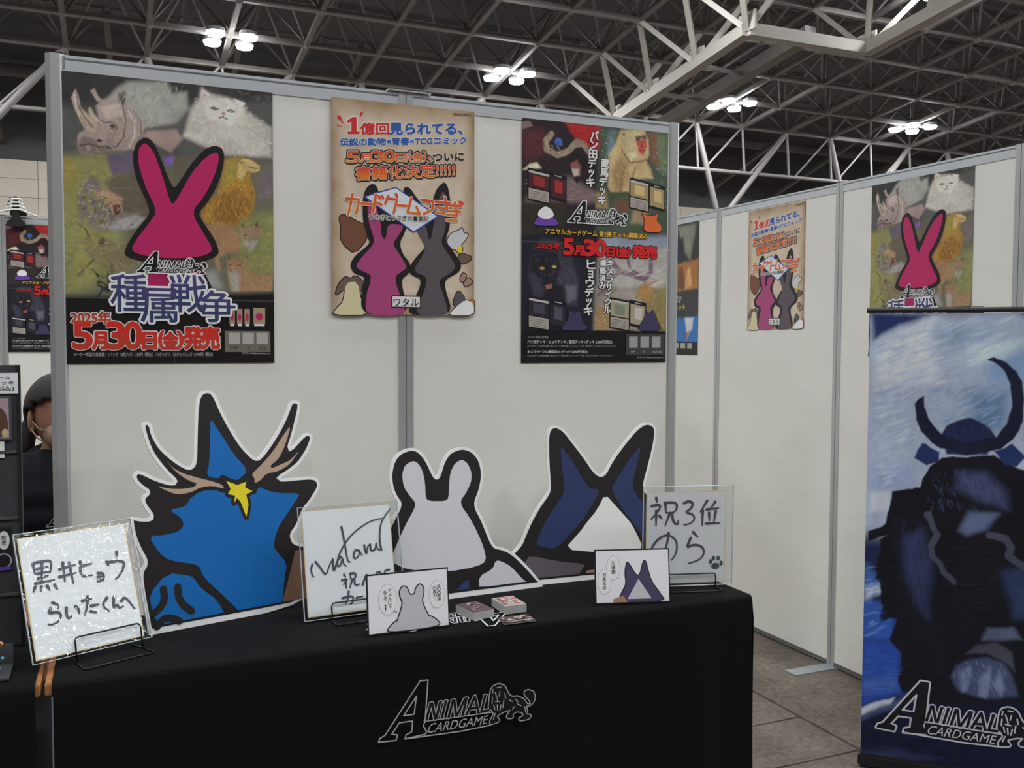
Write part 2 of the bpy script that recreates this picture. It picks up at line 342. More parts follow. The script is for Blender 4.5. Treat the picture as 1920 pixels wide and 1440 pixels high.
# traced outlines, metres in each sheet's own plane
D = {
 'dragon_outer': [(0.1641,0.5974),(0.1463,0.5922),(0.1351,0.5739),(0.1282,0.5284),(0.1236,0.4716),(0.1186,0.4095),(0.1067,0.4006),(0.0848,0.4136),(0.0582,0.4367),(0.0375,0.4605),(0.0228,0.4919),(0.0199,0.5143),(0.0095,0.5232),(-0.0014,0.521),(-0.0059,0.5102),(-0.0017,0.4879),(0.0073,0.4542),(0.022,0.4255),(0.0448,0.3932),(0.0683,0.3674),(0.0572,0.367),(0.0223,0.3813),(-0.009,0.4005),(-0.0221,0.4036),(-0.0326,0.3944),(-0.0314,0.378),(-0.0164,0.3602),(0.0003,0.3476),(-0.0121,0.3407),(-0.016,0.3274),(-0.0108,0.3133),(0.0077,0.2838),(-0.015,0.2851),(-0.0358,0.2916),(-0.0464,0.2888),(-0.0409,0.2436),(-0.0295,0.2097),(-0.014,0.1764),(-0.0296,0.1557),(-0.0279,0.1124),(-0.0205,0.0519),(-0.0142,0.0),(-0.0066,0.0),(0.4386,0.0),(0.4462,0.1625),(0.3983,0.1688),(0.3808,0.1772),(0.3756,0.1959),(0.3948,0.2146),(0.4177,0.2604),(0.4353,0.2738),(0.4649,0.3107),(0.4686,0.3258),(0.4602,0.342),(0.4404,0.3484),(0.3972,0.3492),(0.3452,0.3493),(0.3785,0.3644),(0.4128,0.3859),(0.4421,0.4236),(0.4548,0.4505),(0.4532,0.463),(0.4402,0.4699),(0.4248,0.4647),(0.4035,0.4446),(0.3827,0.4278),(0.3982,0.4633),(0.4125,0.5053),(0.4231,0.5386),(0.4225,0.5556),(0.408,0.5614),(0.3945,0.5582),(0.387,0.5432),(0.3681,0.5045),(0.3362,0.4581),(0.302,0.4186),(0.2856,0.4079),(0.2509,0.4459),(0.2235,0.4945),(0.2021,0.5394),(0.1867,0.5807),(0.177,0.5927)],
 'dragon_horn': [(0.1686,0.5236),(0.164,0.4691),(0.1589,0.4063),(0.1484,0.3757),(0.1799,0.3643),(0.1895,0.3764),(0.2213,0.3582),(0.2333,0.3571),(0.2622,0.3789),(0.2253,0.4243),(0.1982,0.4727),(0.1819,0.4997)],
 'dragon_head': [(0.0992,0.3181),(0.1317,0.338),(0.1753,0.336),(0.1866,0.3277),(0.2765,0.3113),(0.2889,0.3352),(0.3115,0.3211),(0.349,0.31),(0.4075,0.3056),(0.386,0.2791),(0.3578,0.2461),(0.3369,0.2217),(0.3216,0.182),(0.3221,0.1642),(0.356,0.1208),(0.3454,0.0807),(0.3368,0.0229),(0.3202,0.0125),(0.2184,0.0117),(0.1907,0.048),(0.1251,0.1209),(0.1194,0.147),(0.1043,0.1563),(0.0439,0.1742),(0.0205,0.1946),(-0.004,0.241),(0.0364,0.2378),(0.0698,0.2418),(0.0845,0.2554),(0.08,0.2754),(0.0493,0.2989),(0.0899,0.3023),(0.1021,0.3178)],
 'dragon_neck': [(0.0368,0.1442),(0.0915,0.1289),(0.1023,0.1217),(0.1178,0.094),(0.1589,0.0563),(0.1783,0.0132),(0.0683,0.0152),(0.0109,0.015),(-0.0043,0.0571),(-0.0101,0.0986)],
 'dragon_antler_a': [(0.0478,0.4235),(0.0647,0.4026),(0.089,0.3866),(0.1279,0.3718),(0.162,0.3602),(0.1879,0.3491),(0.1946,0.337),(0.1614,0.3488),(0.1323,0.3473),(0.1031,0.336),(0.0693,0.3352),(0.0424,0.349),(0.0213,0.3621),(0.0535,0.3507),(0.0924,0.3469),(0.1181,0.3501),(0.1229,0.3595),(0.1047,0.3654),(0.0724,0.3908)],
 'dragon_antler_b': [(0.392,0.4941),(0.3656,0.4653),(0.3374,0.428),(0.3003,0.392),(0.2692,0.368),(0.2779,0.3584),(0.277,0.3437),(0.2946,0.3509),(0.3113,0.3673),(0.3465,0.3702),(0.3799,0.3855),(0.4155,0.4255),(0.3839,0.3973),(0.3541,0.3876),(0.3279,0.3793),(0.3237,0.3871),(0.3486,0.4031),(0.3703,0.4377)],
 'dragon_star': [(0.2003,0.3572),(0.2295,0.3438),(0.2543,0.3502),(0.2503,0.3359),(0.2696,0.3238),(0.2522,0.3167),(0.2567,0.2899),(0.2492,0.2586),(0.2358,0.298),(0.2275,0.3105),(0.2177,0.2985),(0.2218,0.3169),(0.2027,0.3232),(0.2109,0.3354)],
 'dragon_box': [(0.3825,0.1529),(0.43,0.1464),(0.42,-0.0004),(0.336,0.0098)],
 'dragon_marks': [[(0.0253,0.1064),(0.028,0.0813),(0.0161,0.0616),(-0.0019,0.0512)],[(0.0609,0.1061),(0.0607,0.0785),(0.0734,0.057),(0.0921,0.0399)],[(0.245,0.1501),(0.2795,0.1613),(0.3263,0.1562)],[(0.2571,0.1236),(0.2904,0.1363),(0.3376,0.1339)],[(0.0056,0.0174),(0.02,0.0337),(0.0391,0.0343),(0.0603,0.0208)]],
 'bear_outer': [(-0.1211,0.4291),(-0.1553,0.4197),(-0.1781,0.3972),(-0.1899,0.357),(-0.1867,0.3191),(-0.1747,0.2901),(-0.1622,0.2734),(-0.1909,0.2288),(-0.2233,0.1665),(-0.2494,0.1629),(-0.282,0.1538),(-0.3147,0.1298),(-0.3508,0.0914),(-0.3708,0.0577),(-0.3759,0.0076),(-0.0323,0.0),(0.2564,0.0),(0.2701,0.0),(0.2727,0.0045),(0.2442,0.0411),(0.2085,0.0815),(0.1763,0.1113),(0.1437,0.1284),(0.1181,0.1335),(0.0895,0.2115),(0.0665,0.2559),(0.0867,0.2937),(0.0984,0.339),(0.0916,0.3823),(0.0678,0.4133),(0.0323,0.4249),(-0.0074,0.4138),(-0.03,0.3858),(-0.0442,0.3479),(-0.0497,0.3418),(-0.0561,0.3519),(-0.0748,0.3947),(-0.0976,0.4215)],
 'bear_head': [(-0.1178,0.3913),(-0.142,0.3809),(-0.1523,0.3547),(-0.1483,0.3197),(-0.131,0.2932),(-0.1166,0.2762),(-0.119,0.2606),(-0.1409,0.2277),(-0.1627,0.1919),(-0.1883,0.1414),(-0.199,0.1238),(-0.1472,0.0935),(-0.0284,0.0758),(0.0606,0.0807),(0.0921,0.0936),(0.0852,0.1334),(0.0661,0.1808),(0.0432,0.2251),(0.0232,0.2527),(0.0207,0.2724),(0.0358,0.2875),(0.0555,0.3188),(0.0588,0.348),(0.0476,0.3749),(0.0303,0.3873),(0.0084,0.3772),(-0.0071,0.3521),(-0.0121,0.3233),(-0.016,0.2815),(-0.0253,0.2726),(-0.0772,0.2765),(-0.0853,0.2866),(-0.085,0.3281),(-0.0903,0.3604),(-0.1028,0.3835)],
 'bear_body': [(0.1213,0.0922),(0.1108,0.0688),(0.0663,0.0525),(0.0643,0.0156),(0.2214,0.012),(0.2018,0.0325),(0.1701,0.069),(0.1413,0.0869)],
 'bear_cloth': [(0.0354,0.0463),(0.0193,0.0433),(-0.0068,0.0175),(0.0337,0.0143)],
 'bear_body_b': [(-0.2381,0.1248),(-0.2263,0.0989),(-0.1847,0.0758),(-0.1874,0.0173),(-0.3349,0.0234),(-0.3105,0.0808),(-0.274,0.1163)],
 'cat_outer': [(0.0988,0.4727),(0.0761,0.4642),(0.0666,0.4351),(0.0647,0.3545),(0.0673,0.2849),(0.0604,0.2671),(0.0267,0.2292),(-0.0032,0.1843),(-0.0247,0.1429),(-0.0333,0.1256),(-0.0576,0.1044),(-0.0859,0.0766),(-0.1108,0.033),(-0.1141,0.0017),(0.0313,0.0),(0.2031,0.0),(0.4532,0.0),(0.6153,0.0),(0.6082,0.0),(0.5742,0.0318),(0.5216,0.063),(0.4971,0.1033),(0.4694,0.1627),(0.437,0.2146),(0.3999,0.2568),(0.3965,0.2742),(0.4174,0.3304),(0.4387,0.3909),(0.4495,0.4368),(0.4451,0.4602),(0.4214,0.4717),(0.3991,0.4674),(0.3718,0.451),(0.3258,0.4068),(0.2801,0.3558),(0.2569,0.3193),(0.2418,0.3144),(0.2236,0.3284),(0.1926,0.3746),(0.1538,0.4245),(0.1267,0.4589)],
 'cat_navy': [(0.1121,0.4113),(0.1115,0.3597),(0.1184,0.2931),(0.1149,0.2639),(0.0998,0.2465),(0.0611,0.198),(0.031,0.1531),(0.0174,0.1181),(0.0409,0.1108),(0.0804,0.1004),(0.1482,0.1554),(0.1874,0.1968),(0.2415,0.2696),(0.2081,0.2734),(0.1884,0.293),(0.158,0.3465),(0.1312,0.3847)],
 'cat_navy_b': [(0.3932,0.4042),(0.3446,0.3567),(0.3074,0.3092),(0.2755,0.2733),(0.2947,0.2347),(0.3343,0.1758),(0.4069,0.0799),(0.4606,0.0908),(0.4422,0.1532),(0.4056,0.2051),(0.364,0.2418),(0.3506,0.2729),(0.3693,0.3327)],
 'cat_blaze': [(0.2547,0.2558),(0.2256,0.2091),(0.1861,0.1711),(0.1642,0.1469),(0.1085,0.0982),(0.2228,0.0798),(0.3284,0.073),(0.3806,0.0782),(0.3497,0.1446),(0.3338,0.1683),(0.2975,0.2082)],
 'cat_body': [(-0.0037,0.0893),(-0.0202,0.071),(-0.0575,0.0228),(0.1528,0.007),(0.1624,0.0335),(0.1796,0.0484),(0.0787,0.0662)],
 'cat_box': [(0.1786,0.0284),(0.2496,0.0332),(0.2815,-0.0011),(0.1774,0.0058)],
 'hand1': [[(0.0323,0.2173),(0.0329,0.196)],[(0.0354,0.2188),(0.0535,0.2201),(0.0715,0.2186),(0.0692,0.2037),(0.0644,0.1913)],[(0.039,0.205),(0.0629,0.2064)],[(0.0512,0.217),(0.0446,0.1737)],[(0.0364,0.194),(0.062,0.1944)],[(0.0385,0.1829),(0.0598,0.186)],[(0.0314,0.1732),(0.0713,0.1738)],[(0.0293,0.1656),(0.0241,0.1557)],[(0.0422,0.1642),(0.0398,0.1546)],[(0.0545,0.1638),(0.0585,0.153)],[(0.0705,0.1628),(0.0746,0.1518)],[(0.0863,0.1955),(0.1214,0.1996)],[(0.0836,0.1786),(0.1204,0.1811)],[(0.0953,0.2093),(0.0934,0.1665)],[(0.1087,0.207),(0.1109,0.1591)],[(0.1333,0.2048),(0.1284,0.1693),(0.1557,0.1694)],[(0.1376,0.1946),(0.1582,0.1962)],[(0.1683,0.1713),(0.1815,0.17),(0.1797,0.1534)],[(0.1669,0.1632),(0.1801,0.1618)],[(0.1664,0.1538),(0.1798,0.1538)],[(0.2196,0.2135),(0.2174,0.1988)],[(0.193,0.1944),(0.1956,0.1854)],[(0.2001,0.1928),(0.2347,0.1904),(0.228,0.1711),(0.2158,0.1562),(0.2063,0.1506)],[(0.0598,0.1246),(0.0703,0.1184),(0.0699,0.1095)],[(0.0543,0.1137),(0.0478,0.1022),(0.066,0.1033),(0.0744,0.0955),(0.0686,0.0828),(0.0562,0.0766),(0.0443,0.0792)],[(0.0868,0.107),(0.0847,0.0933),(0.0876,0.0816),(0.0973,0.0876)],[(0.1073,0.1067),(0.1136,0.0973),(0.1124,0.0895)],[(0.1236,0.1156),(0.1448,0.1165)],[(0.1368,0.1232),(0.1339,0.1053),(0.1241,0.0829)],[(0.1411,0.1008),(0.1583,0.1003)],[(0.138,0.0881),(0.1513,0.0832)],[(0.1798,0.1125),(0.1646,0.0959),(0.1794,0.0804)],[(0.1952,0.1116),(0.1893,0.0835),(0.2005,0.0937),(0.2015,0.082),(0.2126,0.0849)],[(0.2107,0.0979),(0.2208,0.1075),(0.2383,0.0743)]],
 'hand2': [[(0.0299,0.1415),(0.025,0.1301),(0.0268,0.1167),(0.0312,0.1096)],[(0.0385,0.1472),(0.0498,0.1327),(0.0631,0.1073),(0.0748,0.1353),(0.0841,0.149)],[(0.0841,0.149),(0.0843,0.1129),(0.0945,0.1386),(0.1049,0.1644),(0.1239,0.1922),(0.1484,0.2144),(0.1815,0.2334),(0.2055,0.241),(0.2277,0.2433)],[(0.1082,0.1532),(0.0965,0.1464),(0.0952,0.1291),(0.1052,0.1307),(0.111,0.1529),(0.1123,0.1326),(0.1204,0.1277)],[(0.114,0.2299),(0.1195,0.1899),(0.124,0.1381),(0.1324,0.1372)],[(0.1587,0.1629),(0.1476,0.1681),(0.1409,0.1553),(0.1428,0.1429),(0.1547,0.1484),(0.1587,0.1629),(0.1648,0.1501)],[(0.1727,0.1766),(0.1743,0.16),(0.1779,0.1514),(0.1811,0.173),(0.1887,0.1777)],[(0.1887,0.1777),(0.19,0.1584),(0.2035,0.1625),(0.2067,0.1842),(0.2078,0.1621),(0.2193,0.1596)],[(0.2193,0.1596),(0.2159,0.1889),(0.222,0.2271),(0.2355,0.2482),(0.2534,0.2663)],[(0.1118,0.1066),(0.1158,0.1)],[(0.1051,0.0924),(0.1222,0.0953),(0.1084,0.0808)],[(0.115,0.0894),(0.1153,0.0706)],[(0.1287,0.1071),(0.1444,0.1075),(0.1418,0.093),(0.129,0.0918),(0.1287,0.1071)],[(0.1326,0.0914),(0.1254,0.0708)],[(0.1388,0.0907),(0.139,0.0745),(0.1525,0.077)],[(0.1603,0.0747),(0.1744,0.1069),(0.179,0.0752)],[(0.1665,0.0875),(0.1786,0.0874)],[(0.2116,0.1014),(0.2,0.1027),(0.1973,0.0867),(0.2067,0.0774)],[(0.2368,0.1054),(0.2251,0.1054),(0.2194,0.0896),(0.2274,0.0805)],[(0.1031,0.0468),(0.1343,0.0504),(0.1285,0.0303),(0.1228,0.0297)],[(0.1211,0.0619),(0.1184,0.0449),(0.1103,0.0313)],[(0.1408,0.0429),(0.1594,0.0452)]],
 'hand3': [[(0.0385,0.263),(0.0411,0.2502)],[(0.0253,0.2393),(0.0543,0.2443),(0.0445,0.2218),(0.0245,0.2011)],[(0.0392,0.2248),(0.0393,0.1822)],[(0.049,0.2104),(0.0564,0.2017)],[(0.0658,0.2469),(0.0693,0.2184)],[(0.0658,0.2483),(0.1037,0.2489),(0.0984,0.2191),(0.0707,0.2184)],[(0.0809,0.2181),(0.067,0.1815)],[(0.0868,0.2151),(0.0917,0.1894),(0.1064,0.1819),(0.1062,0.1948)],[(0.1228,0.2456),(0.1373,0.2524),(0.1521,0.2449),(0.1436,0.228),(0.1262,0.2185),(0.1498,0.2136),(0.1574,0.1992),(0.1445,0.1852),(0.124,0.1815)],[(0.1932,0.2511),(0.1732,0.2188)],[(0.1805,0.2229),(0.1799,0.1786)],[(0.2184,0.2477),(0.2055,0.2295)],[(0.1923,0.2255),(0.2292,0.2289)],[(0.1999,0.2153),(0.2018,0.1924)],[(0.2205,0.2205),(0.2153,0.1863)],[(0.1916,0.184),(0.2331,0.1844)],[(0.0776,0.1585),(0.0751,0.1329),(0.0641,0.0961)],[(0.0207,0.0775),(0.0176,0.0947),(0.026,0.113),(0.0401,0.1368),(0.0631,0.1518),(0.0806,0.1527),(0.1014,0.1379),(0.1047,0.1149),(0.0993,0.0922),(0.0878,0.0783)],[(0.1523,0.1593),(0.1674,0.1446)],[(0.1453,0.1423),(0.1326,0.1127),(0.1545,0.1235),(0.1812,0.117),(0.189,0.0952),(0.1732,0.0756),(0.1394,0.0666)]],
 'paw3': [(0.216,0.08),(0.2309,0.0795),(0.2073,0.0702),(0.2401,0.0648),(0.2225,0.0567)],
 'logo_a': [(0.1049,0.1437),(0.1247,0.1428),(0.117,0.0403),(0.1126,0.0316),(0.1218,0.0141),(0.1169,0.0097),(0.0665,0.0063),(0.0689,0.0159),(0.0832,0.0211),(0.0857,0.0477),(0.0523,0.0483),(0.0334,0.0234),(0.0476,0.0195),(0.044,0.0065),(0.0006,0.0091),(0.0041,0.0178),(0.017,0.0238)],
 'logo_hole': [(0.0953,0.1072),(0.063,0.0641),(0.0893,0.0635)],
 'logo_letters': [[(0.1315,0.0829),(0.1206,0.0445)],[(0.1352,0.0835),(0.1432,0.0433)],[(0.1559,0.0828),(0.1462,0.044)],[(0.1712,0.0829),(0.1604,0.0429)],[(0.1892,0.0825),(0.1781,0.0421)],[(0.1929,0.082),(0.1975,0.0419)],[(0.2209,0.0814),(0.1992,0.0416)],[(0.2249,0.082),(0.2154,0.0419)],[(0.2468,0.0835),(0.2255,0.0423)],[(0.2468,0.0835),(0.257,0.041)],[(0.233,0.0543),(0.2532,0.0553)],[(0.2747,0.0818),(0.2647,0.0422)],[(0.2647,0.0422),(0.2838,0.0429)]],
 'logo_serifs': [[(0.1284,0.0834),(0.1347,0.0834)],[(0.1174,0.0433),(0.1237,0.0433)],[(0.154,0.0833),(0.1604,0.0833)],[(0.168,0.0833),(0.1744,0.0833)],[(0.1572,0.042),(0.1636,0.042)],[(0.186,0.083),(0.1924,0.083)],[(0.1749,0.0411),(0.1813,0.0411)],[(0.2216,0.0825),(0.2282,0.0825)],[(0.2122,0.041),(0.2187,0.041)],[(0.2222,0.0414),(0.2287,0.0413)],[(0.2537,0.0398),(0.2603,0.0398)],[(0.2714,0.0823),(0.2781,0.0823)],[(0.2614,0.0413),(0.268,0.0412)]],
 'logo_under': [(0.0665,0.0063),(0.208,0.0019),(0.2891,0.0044)],
 'logo_mid': [(0.117,0.0415),(0.2941,0.0365)],
 'logo_band': [(0.117,0.0403),(0.2941,0.0352),(0.2891,0.0052),(0.208,0.0026),(0.1169,0.0097)],
 'logo_word': [(0.123,0.011),(0.2839,0.0094),(0.2838,0.0313),(0.1267,0.0341)],
 'logo_lion': [(0.3093,0.1071),(0.3275,0.0996),(0.338,0.0761),(0.3484,0.0672),(0.3642,0.0674),(0.3827,0.0548),(0.3854,0.0494),(0.3907,0.0412),(0.4014,0.0408),(0.396,0.0528),(0.3826,0.0671),(0.3826,0.0769),(0.3932,0.0791),(0.4065,0.0734),(0.4119,0.0603),(0.4093,0.0458),(0.3961,0.0367),(0.3854,0.0396),(0.3908,0.0264),(0.3855,0.0173),(0.4015,0.0124),(0.3962,0.0033),(0.3698,0.0026),(0.3671,0.0104),(0.3803,0.0132),(0.3776,0.0235),(0.3591,0.0288),(0.3486,0.0206),(0.3513,0.0129),(0.3356,0.0141),(0.333,0.0206),(0.346,0.0358),(0.3277,0.0337),(0.3044,0.0251),(0.3135,0.0139),(0.3122,0.0093),(0.2891,0.0057),(0.2877,0.0156),(0.2993,0.0308),(0.2915,0.0441),(0.2838,0.0453),(0.2863,0.0765),(0.2913,0.1)],
 'logo_lion_marks': [[(0.3017,0.0863),(0.3056,0.0736)],[(0.3146,0.0869),(0.312,0.0751)],[(0.3069,0.071),(0.3082,0.0611)],[(0.3017,0.0632),(0.3146,0.0613)],[(0.294,0.0753),(0.2927,0.0585)],[(0.2979,0.0553),(0.3005,0.0428)],[(0.3069,0.0539),(0.3083,0.0391)],[(0.3173,0.0524),(0.3147,0.0381)],[(0.325,0.0634),(0.3225,0.0443)],[(0.3275,0.0801),(0.3302,0.0675)],[(0.3068,0.0977),(0.3171,0.0974)],[(0.2952,0.0945),(0.2939,0.085)],[(0.3563,0.0612),(0.3642,0.0526)],[(0.3616,0.0481),(0.3722,0.0416)],[(0.3828,0.0375),(0.3855,0.0248)],[(0.3018,0.0328),(0.2967,0.019)],[(0.3406,0.0611),(0.3485,0.0562)],[(0.3538,0.0419),(0.3486,0.0354)]],
